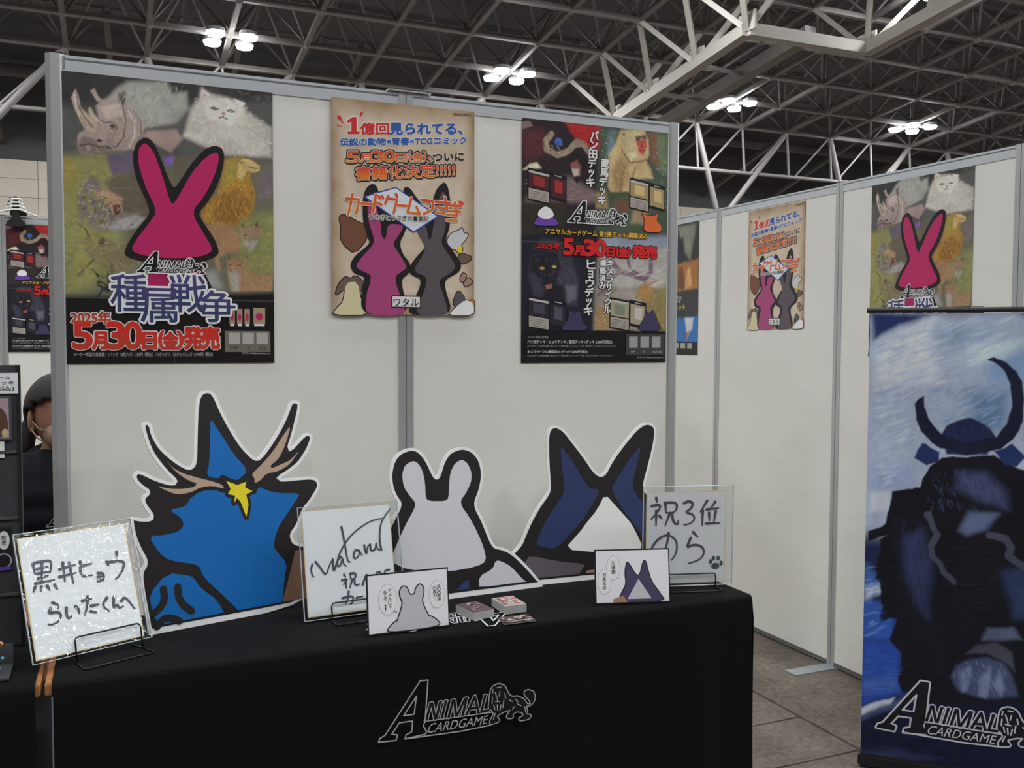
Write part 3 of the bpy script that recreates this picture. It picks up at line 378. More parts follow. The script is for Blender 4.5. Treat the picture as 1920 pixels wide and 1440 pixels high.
 'paint1': [('p','#2e2c2c',0.04,[(-0.0178,0.8142),(0.5799,0.8849),(0.579,0.76),(-0.0201,0.6782)]),('p','#4a4a48',0.05,[(-0.0198,0.6997),(0.5791,0.7757),(0.5778,0.6032),(-0.0222,0.5559)]),('p','#7b7a4c',0.05,[(-0.0221,0.5631),(0.1527,0.5919),(0.1477,0.2426),(-0.0287,0.179)]),('p','#8a7b3f',0.03,[(0.0009,0.565),(0.037,0.5497),(0.0293,0.4874),(-0.0007,0.4708)]),('p','#77774a',0.05,[(0.4536,0.4386),(0.5766,0.4456),(0.5751,0.2554),(0.4516,0.2204)]),('p','#8d8d87',0.02,[(0.1138,0.7351),(0.1415,0.7672),(0.1693,0.7886),(0.218,0.7959),(0.2709,0.7999),(0.2848,0.7678),(0.3244,0.7758),(0.3274,0.7271),(0.2945,0.6863),(0.2092,0.6634),(0.1608,0.6737)]),('p','#8f8079',0.008,[(0.025,0.7294),(0.0353,0.7521),(0.0417,0.7384),(0.0462,0.7063),(0.0659,0.6865),(0.0679,0.7067),(0.0778,0.695),(0.0926,0.6782),(0.0865,0.714),(0.1002,0.7318),(0.1274,0.7365),(0.1445,0.7346),(0.1483,0.7606),(0.1638,0.766),(0.1615,0.7216),(0.1889,0.7022),(0.2129,0.6786),(0.2054,0.6408),(0.1875,0.6021),(0.1185,0.5927),(0.0776,0.5784),(0.0475,0.5796),(0.0385,0.6006),(0.04,0.6334),(0.0552,0.6456),(0.036,0.6945)]),('p','#8f8079',0.006,[(0.0736,0.7526),(0.0838,0.7617),(0.092,0.7437),(0.1036,0.7303),(0.09,0.7253)]),('p','#6b5d58',0.006,[(0.143,0.7528),(0.1552,0.7651),(0.1654,0.7551),(0.158,0.7213),(0.1444,0.7272)]),('p','#6c5d57',0.012,[(0.0385,0.6006),(0.0516,0.6271),(0.0783,0.6222),(0.0949,0.6054),(0.1392,0.6055),(0.1116,0.5885),(0.0776,0.5777),(0.0475,0.5796)]),('p','#a89a92',0.01,[(0.0965,0.7114),(0.141,0.7269),(0.1613,0.7106),(0.1541,0.6878),(0.113,0.6802)]),('e','#3c3230',0.004,[(0.1297,0.6616),(0.1358,0.6567)]),('e','#3c3230',0.004,[(0.0934,0.6181),(0.1001,0.6139)]),('p','#8b7671',0.012,[(0.2161,0.6566),(0.2943,0.6675),(0.312,0.6427),(0.2792,0.6022),(0.2403,0.6215),(0.2019,0.6405)]),('p','#aba69d',0.02,[(0.3347,0.7279),(0.3605,0.7645),(0.3645,0.7933),(0.39,0.779),(0.4344,0.7723),(0.4793,0.7616),(0.4905,0.7357),(0.517,0.7228),(0.563,0.696),(0.5623,0.6098),(0.4328,0.6072),(0.3663,0.6284),(0.3157,0.6506)]),('p','#bdb8b0',0.015,[(0.3678,0.7577),(0.4418,0.7692),(0.4792,0.7423),(0.4486,0.6931),(0.3855,0.7025)]),('p','#b3a89a',0.012,[(0.3645,0.7933),(0.3863,0.7786),(0.3677,0.7501)]),('e','#4e5a44',0.003,[(0.4006,0.7375),(0.411,0.7339)]),('e','#4e5a44',0.003,[(0.446,0.7344),(0.4565,0.7316)]),('e','#a5685c',0.003,[(0.4235,0.7252),(0.4287,0.7227)]),('l','#5b453c',0.003,[(0.4115,0.7126),(0.4234,0.7157),(0.4356,0.7092)]),('p','#a39384',0.005,[(0.025,0.7294),(0.0353,0.7521),(0.042,0.7377),(0.0478,0.7047),(0.0675,0.6831),(0.089,0.6596),(0.0836,0.6409),(0.0619,0.6444),(0.0472,0.6666),(0.0354,0.6944)]),('l','#6f6058',0.004,[(0.0375,0.7415),(0.0429,0.706),(0.059,0.675),(0.0788,0.6551)]),('l','#c0b2a4',0.003,[(0.0322,0.741),(0.0362,0.7053),(0.0506,0.6706)]),('p','#a39384',0.004,[(0.0679,0.7067),(0.0736,0.7091),(0.0826,0.6845),(0.0943,0.6747),(0.0858,0.6685),(0.0725,0.6836)]),('l','#5f524d',0.003,[(0.096,0.6749),(0.1094,0.6689),(0.1265,0.6723),(0.14,0.6644),(0.1382,0.6532),(0.1228,0.6555)]),('e','#2e2624',0.003,[(0.1291,0.6623),(0.1352,0.6581)]),('l','#5f524d',0.004,[(0.1545,0.7172),(0.1609,0.6811),(0.1568,0.6365),(0.1392,0.6092),(0.1117,0.5958)]),('l','#75665f',0.004,[(0.182,0.7089),(0.2024,0.6776),(0.202,0.6442),(0.1876,0.6133)]),('l','#b5a79e',0.004,[(0.1682,0.7076),(0.185,0.676),(0.1845,0.6389),(0.1702,0.6081)]),('l','#4c413d',0.004,[(0.0462,0.6013),(0.068,0.6068),(0.0915,0.6015),(0.1186,0.6019)]),('e','#3c3230',0.003,[(0.0931,0.618),(0.1005,0.6139)]),('p','#4f443f',0.004,[(0.1516,0.7537),(0.1603,0.7601),(0.161,0.7363),(0.1546,0.7209),(0.1479,0.7349)]),('p','#c9c4bd',0.004,[(0.3642,0.7649),(0.3663,0.7909),(0.3863,0.7748)]),('p','#a08a7c',0.004,[(0.3678,0.7653),(0.3695,0.7825),(0.3808,0.7723)]),('p','#c9c4bd',0.004,[(0.4568,0.7708),(0.4869,0.7604),(0.4716,0.7454)]),('l','#3c3a30',0.0028,[(0.3877,0.7389),(0.3988,0.7426),(0.411,0.7355)]),('e','#5f7a52',0.003,[(0.4006,0.7367),(0.4087,0.7333)]),('e','#15140f',0.002,[(0.4014,0.7372),(0.4039,0.734)]),('l','#3c3a30',0.0028,[(0.4348,0.7348),(0.4453,0.7397),(0.4557,0.7338)]),('e','#5f7a52',0.003,[(0.446,0.7344),(0.4542,0.7313)]),('e','#15140f',0.002,[(0.4467,0.7344),(0.4493,0.7316)]),('p','#9c6257',0.003,[(0.4183,0.7286),(0.4295,0.7289),(0.4242,0.72)]),('l','#4a3630',0.0026,[(0.4115,0.7096),(0.4234,0.7168),(0.436,0.7096)]),('l','#4a3630',0.002,[(0.4242,0.7207),(0.4234,0.7161)]),('p','#5a5060',0.015,[(0.1081,0.5809),(0.1805,0.5978),(0.1832,0.5424),(0.1243,0.5233)]),('p','#7a53a0',0.01,[(0.2611,0.5858),(0.2898,0.5918),(0.2823,0.5686),(0.2644,0.5672)]),('p','#5a5245',0.02,[(0.1036,0.5071),(0.1381,0.5317),(0.1865,0.5334),(0.2,0.4989),(0.2563,0.4839),(0.3033,0.5211),(0.2786,0.557),(0.315,0.5976),(0.3285,0.5076),(0.2128,0.4062),(0.1366,0.428)]),('p','#6a625e',0.02,[(0.0737,0.5416),(0.0495,0.496),(0.0354,0.4514),(0.0445,0.3935),(0.0879,0.37),(0.1565,0.3734),(0.2061,0.4283),(0.1572,0.4218),(0.1097,0.4634)]),('p','#9a7a62',0.01,[(0.066,0.4825),(0.1067,0.4852),(0.1509,0.466),(0.1503,0.4214),(0.1294,0.4091),(0.1162,0.4379),(0.0925,0.4512)]),('p','#4a2f28',0.006,[(0.1231,0.442),(0.1437,0.447),(0.1468,0.4212),(0.1312,0.4111)]),('p','#8c8784',0.015,[(0.0814,0.3844),(0.1362,0.3984),(0.1849,0.4197),(0.2128,0.41),(0.1844,0.3823),(0.122,0.3717)]),('p','#97702f',0.012,[(0.4289,0.5915),(0.4628,0.6057),(0.493,0.6004),(0.5273,0.5836),(0.5156,0.5613),(0.4927,0.5577),(0.5151,0.5008),(0.507,0.4495),(0.476,0.4048),(0.3713,0.4071),(0.3568,0.4331),(0.4094,0.5054)]),('p','#8a7a3a',0.015,[(0.4326,0.5956),(0.4702,0.5947),(0.4545,0.5317),(0.4205,0.5023),(0.4248,0.5604)]),('p','#7a5527',0.02,[(0.4017,0.4819),(0.4695,0.5172),(0.4995,0.4686),(0.4685,0.4083),(0.3861,0.4117)]),('p','#a98d5c',0.01,[(0.4739,0.5834),(0.5235,0.5833),(0.5156,0.5632),(0.4927,0.5616)]),('p','#b39a6c',0.004,[(0.4663,0.5828),(0.4778,0.5992),(0.5006,0.5971),(0.5273,0.5817),(0.5253,0.5679),(0.5118,0.563),(0.4889,0.5632),(0.4772,0.5333),(0.4622,0.5438)]),('l','#4a3a24',0.0026,[(0.4966,0.5774),(0.5119,0.5739),(0.5234,0.5763)]),('e','#2a2018',0.002,[(0.4747,0.5873),(0.4777,0.5853)]),('p','#6b6162',0.02,[(0.5155,0.5515),(0.562,0.5784),(0.5614,0.4998),(0.5225,0.4739)]),('p','#8c6c4e',0.012,[(0.3749,0.3996),(0.4158,0.4094),(0.4532,0.3959),(0.4681,0.3694),(0.4677,0.3264),(0.4299,0.321),(0.4073,0.3085),(0.4144,0.2661),(0.3996,0.2811),(0.3891,0.3464)]),('p','#8b6f59',0.006,[(0.4685,0.4083),(0.4762,0.4165),(0.4913,0.4017),(0.5104,0.4066),(0.5201,0.4189),(0.5255,0.3681),(0.5023,0.3514),(0.4906,0.3313),(0.4718,0.3539)]),('p','#3a3436',0.004,[(0.47,0.4026),(0.4746,0.4157),(0.4817,0.402)]),('p','#3a3436',0.004,[(0.5104,0.4058),(0.519,0.4188),(0.5204,0.4012)]),('l','#3a302c',0.003,[(0.4815,0.3786),(0.4891,0.3762)]),('l','#3a302c',0.003,[(0.5033,0.3781),(0.5102,0.3811)]),('e','#2a2422',0.003,[(0.4954,0.3573),(0.4992,0.3548)]),('p','#93918f',0.012,[(0.4718,0.3578),(0.5216,0.364),(0.4982,0.3238)]),('p','#8a6b50',0.008,[(0.4317,0.3094),(0.4374,0.3174),(0.4524,0.3063),(0.4752,0.3111),(0.4867,0.3233),(0.4939,0.2687),(0.5595,0.2589),(0.5592,0.2153),(0.4477,0.2086),(0.433,0.2511)]),('p','#4a4040',0.004,[(0.4327,0.3037),(0.4359,0.3193),(0.4433,0.3041)]),('p','#4a4040',0.004,[(0.4771,0.3112),(0.4848,0.324),(0.4866,0.3057)]),('l','#3a302c',0.003,[(0.4352,0.2901),(0.4428,0.2881)]),('l','#3a302c',0.003,[(0.4579,0.2851),(0.4674,0.2882)]),('e','#2a2422',0.003,[(0.4415,0.2709),(0.446,0.2679)]),('p','#8c8986',0.015,[(0.4369,0.2707),(0.4671,0.2639),(0.4628,0.209),(0.4439,0.2124)]),('p','#6f664c',0.012,[(0.0505,0.3499),(0.0742,0.362),(0.1046,0.3487),(0.1353,0.339),(0.1765,0.3146),(0.1971,0.2817),(0.1618,0.258),(0.1064,0.245),(0.0797,0.2775),(0.0532,0.3096)]),('e','#45402f',0.006,[(0.0943,0.3427),(0.1043,0.332)]),('e','#7d7033',0.006,[(0.0587,0.3374),(0.0686,0.3268)]),('l','#4c4636',0.005,[(0.064,0.3542),(0.0543,0.3757),(0.0377,0.3858)]),('l','#5a543f',0.007,[(0.08,0.2959),(0.0526,0.2692),(0.0354,0.2465)]),('l','#5a543f',0.007,[(0.1207,0.2789),(0.1203,0.2529),(0.1269,0.2345)]),('p','#262830',0.01,[(0.0791,0.2405),(0.11,0.2526),(0.1339,0.2422),(0.1333,0.2049),(0.1058,0.2005),(0.0822,0.2184)]),('l','#2c2e35',0.006,[(0.086,0.2444),(0.0693,0.2624)]),('l','#2c2e35',0.006,[(0.0956,0.2076),(0.0747,0.1738)]),('p','#868785',0.04,[(0.1827,0.2586),(0.3994,0.2656),(0.4139,0.2195),(0.1821,0.2136)]),('p','#141212',0.02,[(-0.0285,0.1907),(0.1608,0.189),(0.3913,0.2003),(0.5905,0.2112),(0.5887,-0.0322),(-0.0322,-0.0258)])],
 'rabbit1_o': [(0.2124,0.6407),(0.1877,0.6207),(0.1774,0.5791),(0.1863,0.5203),(0.2135,0.4587),(0.2236,0.4256),(0.1915,0.3864),(0.163,0.3402),(0.1514,0.3099),(0.1624,0.2991),(0.2042,0.2876),(0.2824,0.2847),(0.3627,0.2933),(0.4036,0.3122),(0.409,0.3279),(0.3967,0.3622),(0.3639,0.4105),(0.3514,0.4347),(0.3868,0.4771),(0.4172,0.5444),(0.4271,0.599),(0.4217,0.6255),(0.3995,0.632),(0.3699,0.6173),(0.3329,0.5725),(0.3033,0.5211),(0.2868,0.4973),(0.2711,0.5301),(0.2505,0.5887),(0.2333,0.6283)],
 'rabbit1_i': [(0.2105,0.6256),(0.1927,0.6026),(0.1938,0.5581),(0.2105,0.4996),(0.2414,0.4322),(0.2197,0.3991),(0.184,0.3486),(0.1696,0.3181),(0.2044,0.3045),(0.2826,0.2999),(0.3591,0.3086),(0.3945,0.3273),(0.3709,0.3687),(0.332,0.4355),(0.3684,0.4797),(0.3986,0.5431),(0.4121,0.594),(0.4068,0.6146),(0.377,0.5988),(0.3362,0.55),(0.2955,0.4713),(0.2809,0.4515),(0.2705,0.4811),(0.2535,0.5439),(0.233,0.6022)],
 'rabbit1_b': [(0.2181,0.2786),(0.3515,0.2833),(0.3876,0.2072),(0.3763,0.1914),(0.2099,0.1878)],
 'box1': {'logo':[(0.1844,0.2549),(0.3752,0.2571),(0.1853,0.3187)],'t1':[(0.1224,0.118),(0.4398,0.2513)],'y':[(0.0152,0.1124),(0.1146,0.1463)],'d':[(0.0194,0.0417),(0.4083,0.1166)],'price':[(0.019,0.0195),(0.388,0.0323)],'panel':[(0.4225,0.0323),(0.5535,0.0943)],'q':[[(0.4333,0.0558),(0.4655,0.0889)],[(0.4728,0.0559),(0.5054,0.0892)],[(0.5128,0.056),(0.5457,0.0895)]],'ql':[[(0.4377,0.0385),(0.4606,0.0495)],[(0.478,0.0385),(0.5012,0.0496)],[(0.5188,0.0385),(0.5422,0.0496)]],'cr':[(0.4695,0.0243),(0.553,0.0321)],'pk':[[(0.4323,0.1028),(0.4968,0.1633)],[(0.5024,0.1034),(0.5401,0.1672)]]},
 'p2text': {'k':[(0.3908,0.6368),(0.4527,0.6393),(0.3908,0.6452)],'one':[(0.0472,0.547),(0.0869,0.5506),(0.0474,0.5991)],'r':[(0.0904,0.5502),(0.1795,0.5582),(0.0905,0.5857)],'b':[(0.182,0.5584),(0.4231,0.5799),(0.182,0.5933)],'b2':[(0.0257,0.5096),(0.4364,0.5507),(0.0258,0.5324)],'o1':[(0.0468,0.4612),(0.3218,0.486),(0.0469,0.4949)],'o1b':[(0.3237,0.4862),(0.427,0.4967),(0.3237,0.5117)],'o2':[(0.076,0.4093),(0.3967,0.4449),(0.0761,0.4509)],'name':[(0.1934,0.0256),(0.2755,0.0271),(0.1935,0.05)],'sub':[(0.1157,0.2912),(0.3088,0.2957),(0.1158,0.3073)]},
 'p2burst': [[(0.0166,0.5961),(0.0269,0.6038),(0.0387,0.5765)],[(0.0165,0.5744),(0.037,0.5679),(0.0182,0.5695)],[(0.0881,0.5997),(0.0889,0.6183),(0.0993,0.6166)],[(0.0923,0.5916),(0.1028,0.6027),(0.0958,0.5936)]],
 'p2title': [[(0.0429,0.3516),(0.0844,0.3508),(0.0756,0.3077)],[(0.0637,0.3664),(0.0566,0.3304),(0.0496,0.3029)],[(0.0914,0.3393),(0.1247,0.3396)],[(0.1371,0.3695),(0.1281,0.3141)],[(0.1371,0.3455),(0.1548,0.3397)],[(0.146,0.3666),(0.1495,0.3582)],[(0.1566,0.3673),(0.1601,0.3589)],[(0.1762,0.3668),(0.1672,0.3439)],[(0.1726,0.3597),(0.2048,0.3583),(0.194,0.3162)],[(0.2013,0.3753),(0.2049,0.3669)],[(0.2048,0.341),(0.2355,0.3404)],[(0.2519,0.3664),(0.2392,0.3205),(0.2775,0.3174)],[(0.2684,0.3396),(0.2793,0.3175)],[(0.2922,0.3602),(0.3107,0.3561)],[(0.283,0.3631),(0.3218,0.3603),(0.3237,0.3358),(0.2922,0.3182)],[(0.3311,0.3591),(0.3779,0.3584)],[(0.3629,0.3752),(0.3704,0.3385),(0.3367,0.3419)],[(0.3349,0.3259),(0.3629,0.324)],[(0.3742,0.3511),(0.4196,0.3503)],[(0.3742,0.3335),(0.4159,0.3323)],[(0.3968,0.3614),(0.4045,0.3192),(0.3704,0.3209)],[(0.3705,0.3032),(0.4045,0.3032)],[(0.412,0.3641),(0.4158,0.3572)],[(0.4204,0.3646),(0.4242,0.3577)]],
 'p2diamond': [(0.1054,0.3606),(0.2013,0.3936),(0.3367,0.3137),(0.2591,0.2623)],
 'p2pink_o': [(0.1266,0.4043),(0.1055,0.3879),(0.0949,0.3497),(0.0964,0.2816),(0.112,0.2345),(0.119,0.2177),(0.0698,0.178),(0.0541,0.1502),(0.0661,0.1233),(0.1046,0.1142),(0.0904,0.0794),(0.0901,-0.0048),(0.2479,-0.0026),(0.2153,0.107),(0.2444,0.1289),(0.2517,0.1571),(0.2226,0.1909),(0.2136,0.2253),(0.2336,0.261),(0.2482,0.321),(0.2337,0.3549),(0.1976,0.3285),(0.1689,0.3165),(0.1477,0.3736),(0.1407,0.3971)],
 'p2pink_i': [(0.1266,0.3824),(0.1106,0.3473),(0.1122,0.2893),(0.1332,0.2303),(0.1261,0.2111),(0.0837,0.1649),(0.0732,0.1457),(0.0906,0.1326),(0.1222,0.1216),(0.1186,0.0974),(0.1044,0.0522),(0.1042,-0.0046),(0.2351,-0.0028),(0.2224,0.0408),(0.1936,0.1168),(0.2262,0.1388),(0.2389,0.1497),(0.2118,0.1905),(0.1902,0.2208),(0.2119,0.2496),(0.23,0.2817),(0.176,0.2824),(0.1723,0.2511),(0.1652,0.2301),(0.1545,0.2434),(0.1528,0.2846),(0.1405,0.3251)],
 'p2gray_o': [(0.3591,0.4239),(0.3367,0.4034),(0.3218,0.3638),(0.307,0.3243),(0.2702,0.3676),(0.2483,0.3974),(0.2338,0.4017),(0.2229,0.3888),(0.2482,0.321),(0.2701,0.2628),(0.2996,0.2151),(0.2774,0.1931),(0.2481,0.157),(0.2426,0.1358),(0.2553,0.1222),(0.2884,0.1109),(0.2626,0.0487),(0.2333,-0.0028),(0.3935,-0.0005),(0.3631,0.0899),(0.3668,0.1149),(0.4123,0.1377),(0.4219,0.1631),(0.397,0.2014),(0.363,0.232),(0.3818,0.2861),(0.3836,0.357),(0.376,0.4025),(0.3685,0.4196)],
 'p2gray_i': [(0.3591,0.4014),(0.3404,0.365),(0.333,0.3152),(0.3256,0.2902),(0.3181,0.2441),(0.3088,0.2366),(0.2996,0.2888),(0.2628,0.2799),(0.2775,0.2492),(0.2996,0.2151),(0.2885,0.1865),(0.2554,0.1362),(0.307,0.1203),(0.2921,0.0669),(0.2571,-0.0025),(0.3783,-0.0008),(0.3631,0.0543),(0.3405,0.1106),(0.3744,0.1294),(0.4047,0.1554),(0.3743,0.197),(0.348,0.2313),(0.3667,0.2747),(0.3704,0.3562)],
 'p2blobs': [('#62412f',[(0.022,0.2946),(0.0358,0.3038),(0.0599,0.2933),(0.0842,0.281),(0.1051,0.2752),(0.112,0.2345),(0.0699,0.1848),(0.0354,0.2106),(0.0252,0.2373),(0.0304,0.2578)]),('#a8a9ac',[(0.3686,0.2322),(0.3818,0.2612),(0.4121,0.2734),(0.4236,0.2829),(0.4274,0.2634),(0.4466,0.2644),(0.4275,0.2349),(0.397,0.205)]),('#c0a820',[(0.397,0.2121),(0.4103,0.2359),(0.4256,0.2169),(0.418,0.1951)]),('#5c4a42',[(0.4161,0.2022),(0.4622,0.1879),(0.4276,0.1633),(0.4085,0.1769)]),('#b0a888',[(-0.0,-0.0044),(0.0138,0.0163),(0.0346,0.0371),(0.0417,0.0952),(0.08,0.0997),(0.0903,0.0382),(0.1183,-0.0027)]),('#5c4a44',[(0.0088,0.0536),(0.0176,0.0878),(0.0418,0.1157),(0.0556,0.1059),(0.0731,0.1183),(0.1045,0.0935),(0.1114,0.0524),(0.0834,0.0792),(0.0347,0.0746)]),('#c9c9c9',[(0.3745,-0.0008),(0.3973,0.0228),(0.4355,0.0523),(0.4625,0.0384),(0.4645,0.0005)]),('#4a474d',[(0.3896,0.037),(0.4086,0.0839),(0.4355,0.0523),(0.4125,0.0231)]),('#b8712c',[(0.4278,0.0305),(0.4644,0.0565),(0.4645,0.0059)]),('#8a6d60',[(0.4238,0.1381),(0.4392,0.1314),(0.4277,0.106),(0.4143,0.1127)]),('#8a6d60',[(0.443,0.1244),(0.4623,0.1087),(0.4354,0.0918),(0.4269,0.1023)])],
 'p2plate': [(0.1862,0.0209),(0.2829,0.0597)],
 'paint3': [('p','#241c20',0.02,[(-0.0182,0.8183),(0.3007,0.8224),(0.2736,0.4123),(-0.0163,0.3994)]),('p','#8c1f20',0.015,[(0.1581,0.8123),(0.2918,0.808),(0.2926,0.7267),(0.2424,0.7293),(0.2039,0.7563),(0.181,0.7777)]),('p','#4a2428',0.03,[(0.0,0.7679),(0.0765,0.788),(0.0992,0.7041),(0.0078,0.6638)]),('p','#6a5a5a',0.03,[(0.0445,0.604),(0.1822,0.6304),(0.2823,0.5832),(0.2827,0.5492),(0.0121,0.5326)]),('p','#6b5a55',0.006,[(-0.0019,0.7971),(0.0288,0.8017),(0.0398,0.7879),(-0.0018,0.771)]),('l','#8a7c68',0.02,[(0.1099,0.768),(0.0878,0.7429),(0.0917,0.7134),(0.129,0.6999),(0.1739,0.7169),(0.1964,0.7422)]),('l','#7a6c5c',0.022,[(0.204,0.7496),(0.2307,0.7418),(0.2501,0.7198)]),('e','#3c62b0',0.006,[(0.1343,0.7436),(0.1493,0.7299)]),('p','#1c1719',0.01,[(0.1778,0.7072),(0.231,0.7115),(0.2428,0.6821),(0.2051,0.6085),(0.1745,0.6466)]),('p','#7a4a48',0.012,[(0.1818,0.674),(0.2045,0.6892),(0.2199,0.6668),(0.2164,0.6363),(0.1897,0.6343)]),('p','#a59a94',0.008,[(0.1857,0.6575),(0.2123,0.6595),(0.2125,0.6393),(0.1935,0.6346)]),('p','#c9b79a',0.01,[(0.0043,0.6406),(0.0296,0.6622),(0.0552,0.6675),(0.07,0.6521)]),('p','#3f4a3c',0.03,[(0.2938,0.8082),(0.5647,0.8123),(0.5698,0.4537),(0.2759,0.4397)]),('p','#5a7078',0.03,[(0.327,0.801),(0.3545,0.8001),(0.3475,0.7176),(0.3202,0.7017)]),('p','#5b6a50',0.03,[(0.5113,0.804),(0.5648,0.8053),(0.5669,0.6581),(0.5211,0.6828)]),('p','#6a4a36',0.02,[(0.4867,0.8087),(0.5194,0.8047),(0.5292,0.6904),(0.4962,0.7018)]),('p','#a8926a',0.012,[(0.3703,0.8033),(0.414,0.8124),(0.4704,0.8107),(0.485,0.7808),(0.4877,0.7289),(0.4758,0.7072),(0.4965,0.6809),(0.5051,0.6467),(0.416,0.6403),(0.4085,0.5915),(0.3371,0.5868),(0.3251,0.6065),(0.3279,0.716),(0.355,0.7592)]),('p','#8a7450',0.03,[(0.3752,0.7198),(0.4074,0.688),(0.3923,0.6111),(0.3528,0.5947),(0.3363,0.662)]),('p','#b7a581',0.03,[(0.3862,0.7996),(0.4543,0.8058),(0.4348,0.7454),(0.3951,0.7214)]),('l','#75603f',0.006,[(0.381,0.734),(0.4113,0.6952),(0.4636,0.7045),(0.4838,0.7147)]),('l','#7c6744',0.01,[(0.3896,0.6798),(0.382,0.6448),(0.3746,0.5961)]),('l','#7c6744',0.006,[(0.4336,0.6796),(0.42,0.6406)]),('p','#54452f',0.004,[(0.3815,0.7923),(0.3886,0.7998),(0.3919,0.7898),(0.3848,0.7837)]),('p','#c6b793',0.01,[(0.399,0.7252),(0.4309,0.7382),(0.4432,0.7184),(0.4153,0.7007)]),('p','#a5433c',0.008,[(0.4345,0.7764),(0.4747,0.7903),(0.4792,0.756),(0.4634,0.7235),(0.443,0.7391)]),('p','#4a4038',0.01,[(0.4303,0.7864),(0.4746,0.7972),(0.4789,0.7837),(0.4345,0.7712)]),('l','#6b2723',0.003,[(0.4405,0.7786),(0.4486,0.7776)]),('l','#6b2723',0.003,[(0.4626,0.783),(0.4716,0.7824)]),('l','#6b2723',0.003,[(0.4595,0.7751),(0.4581,0.7542),(0.465,0.7534)]),('l','#5a1f1c',0.003,[(0.4543,0.7401),(0.4631,0.7443),(0.4713,0.7415)]),('p','#8a7350',0.015,[(0.2785,0.583),(0.3174,0.5889),(0.3298,0.5315),(0.2789,0.5319)]),('p','#5a4234',0.012,[(0.3413,0.5562),(0.4088,0.5673),(0.4293,0.5339),(0.3854,0.521),(0.3495,0.5292)]),('p','#8b765a',0.02,[(0.4293,0.5373),(0.4902,0.5339),(0.4786,0.4843),(0.4178,0.4881)]),('p','#3c4430',0.01,[(0.3331,0.59),(0.4085,0.5949),(0.4087,0.5811),(0.3373,0.5628)]),('p','#2a2622',0.03,[(0.0012,0.532),(0.1677,0.5422),(0.1608,0.4611),(0.0018,0.4101)]),('p','#1b1b24',0.015,[(-0.0164,0.4257),(0.2941,0.4406),(0.2869,0.1012),(-0.0148,0.0992)]),('p','#33313c',0.02,[(0.0348,0.3795),(0.0788,0.418),(0.131,0.4171),(0.1843,0.3655),(0.2156,0.2782),(0.2086,0.1963),(0.1666,0.1955),(0.1547,0.263),(0.0872,0.2612),(0.08,0.2208),(0.0467,0.22),(0.028,0.2862)]),('p','#1d1b22',0.015,[(0.0348,0.3795),(0.1313,0.3768),(0.1468,0.3168),(0.1246,0.2622),(0.0835,0.2544),(0.0648,0.2873),(0.0316,0.3063)]),('e','#b09338',0.004,[(0.0757,0.3178),(0.0839,0.3134)]),('e','#b09338',0.004,[(0.1211,0.3243),(0.1294,0.3196)]),('p','#8a5a45',0.006,[(0.0891,0.2612),(0.1152,0.267),(0.1134,0.2518),(0.0929,0.2479)]),('p','#54525c',0.015,[(0.1661,0.2633),(0.208,0.2644),(0.2046,0.2167),(0.1703,0.2024)]),('p','#7e8797',0.03,[(0.2993,0.4385),(0.5698,0.4514),(0.5705,0.4019),(0.292,0.3902)]),('p','#97938e',0.03,[(0.292,0.3937),(0.5704,0.4089),(0.5725,0.2599),(0.2855,0.2527)]),('p','#7b6f46',0.04,[(0.4816,0.2436),(0.5723,0.2741),(0.5746,0.1102),(0.4425,0.1092)]),('p','#8a8178',0.03,[(0.2776,0.2594),(0.4814,0.2576),(0.4628,0.1093),(0.2751,0.108)]),('p','#8e7350',0.02,[(0.2822,0.1839),(0.3252,0.2053),(0.3416,0.1501),(0.3341,0.1119),(0.279,0.1114)]),('l','#6a5560',0.018,[(0.3395,0.3543),(0.3756,0.3175),(0.3997,0.3113),(0.4524,0.299),(0.4769,0.2927),(0.5011,0.3216),(0.5007,0.3568)]),('l','#6a5560',0.01,[(0.4072,0.3568),(0.4156,0.3292),(0.4605,0.3027)]),('l','#75606a',0.012,[(0.2896,0.2322),(0.3169,0.2535),(0.348,0.2958),(0.3757,0.314)]),('p','#8f6c45',0.008,[(0.4528,0.2674),(0.4933,0.2932),(0.5387,0.2963),(0.5451,0.277),(0.5184,0.2656),(0.5063,0.2441),(0.4903,0.2085),(0.437,0.225)]),('p','#a8a098',0.01,[(0.4977,0.2721),(0.5428,0.2946),(0.5451,0.2787),(0.5142,0.2655)]),('p','#121114',0.006,[(-0.0003,0.1093),(0.279,0.1114),(0.5746,0.1102),(0.5762,-0.0062),(0.0002,-0.0026)])],
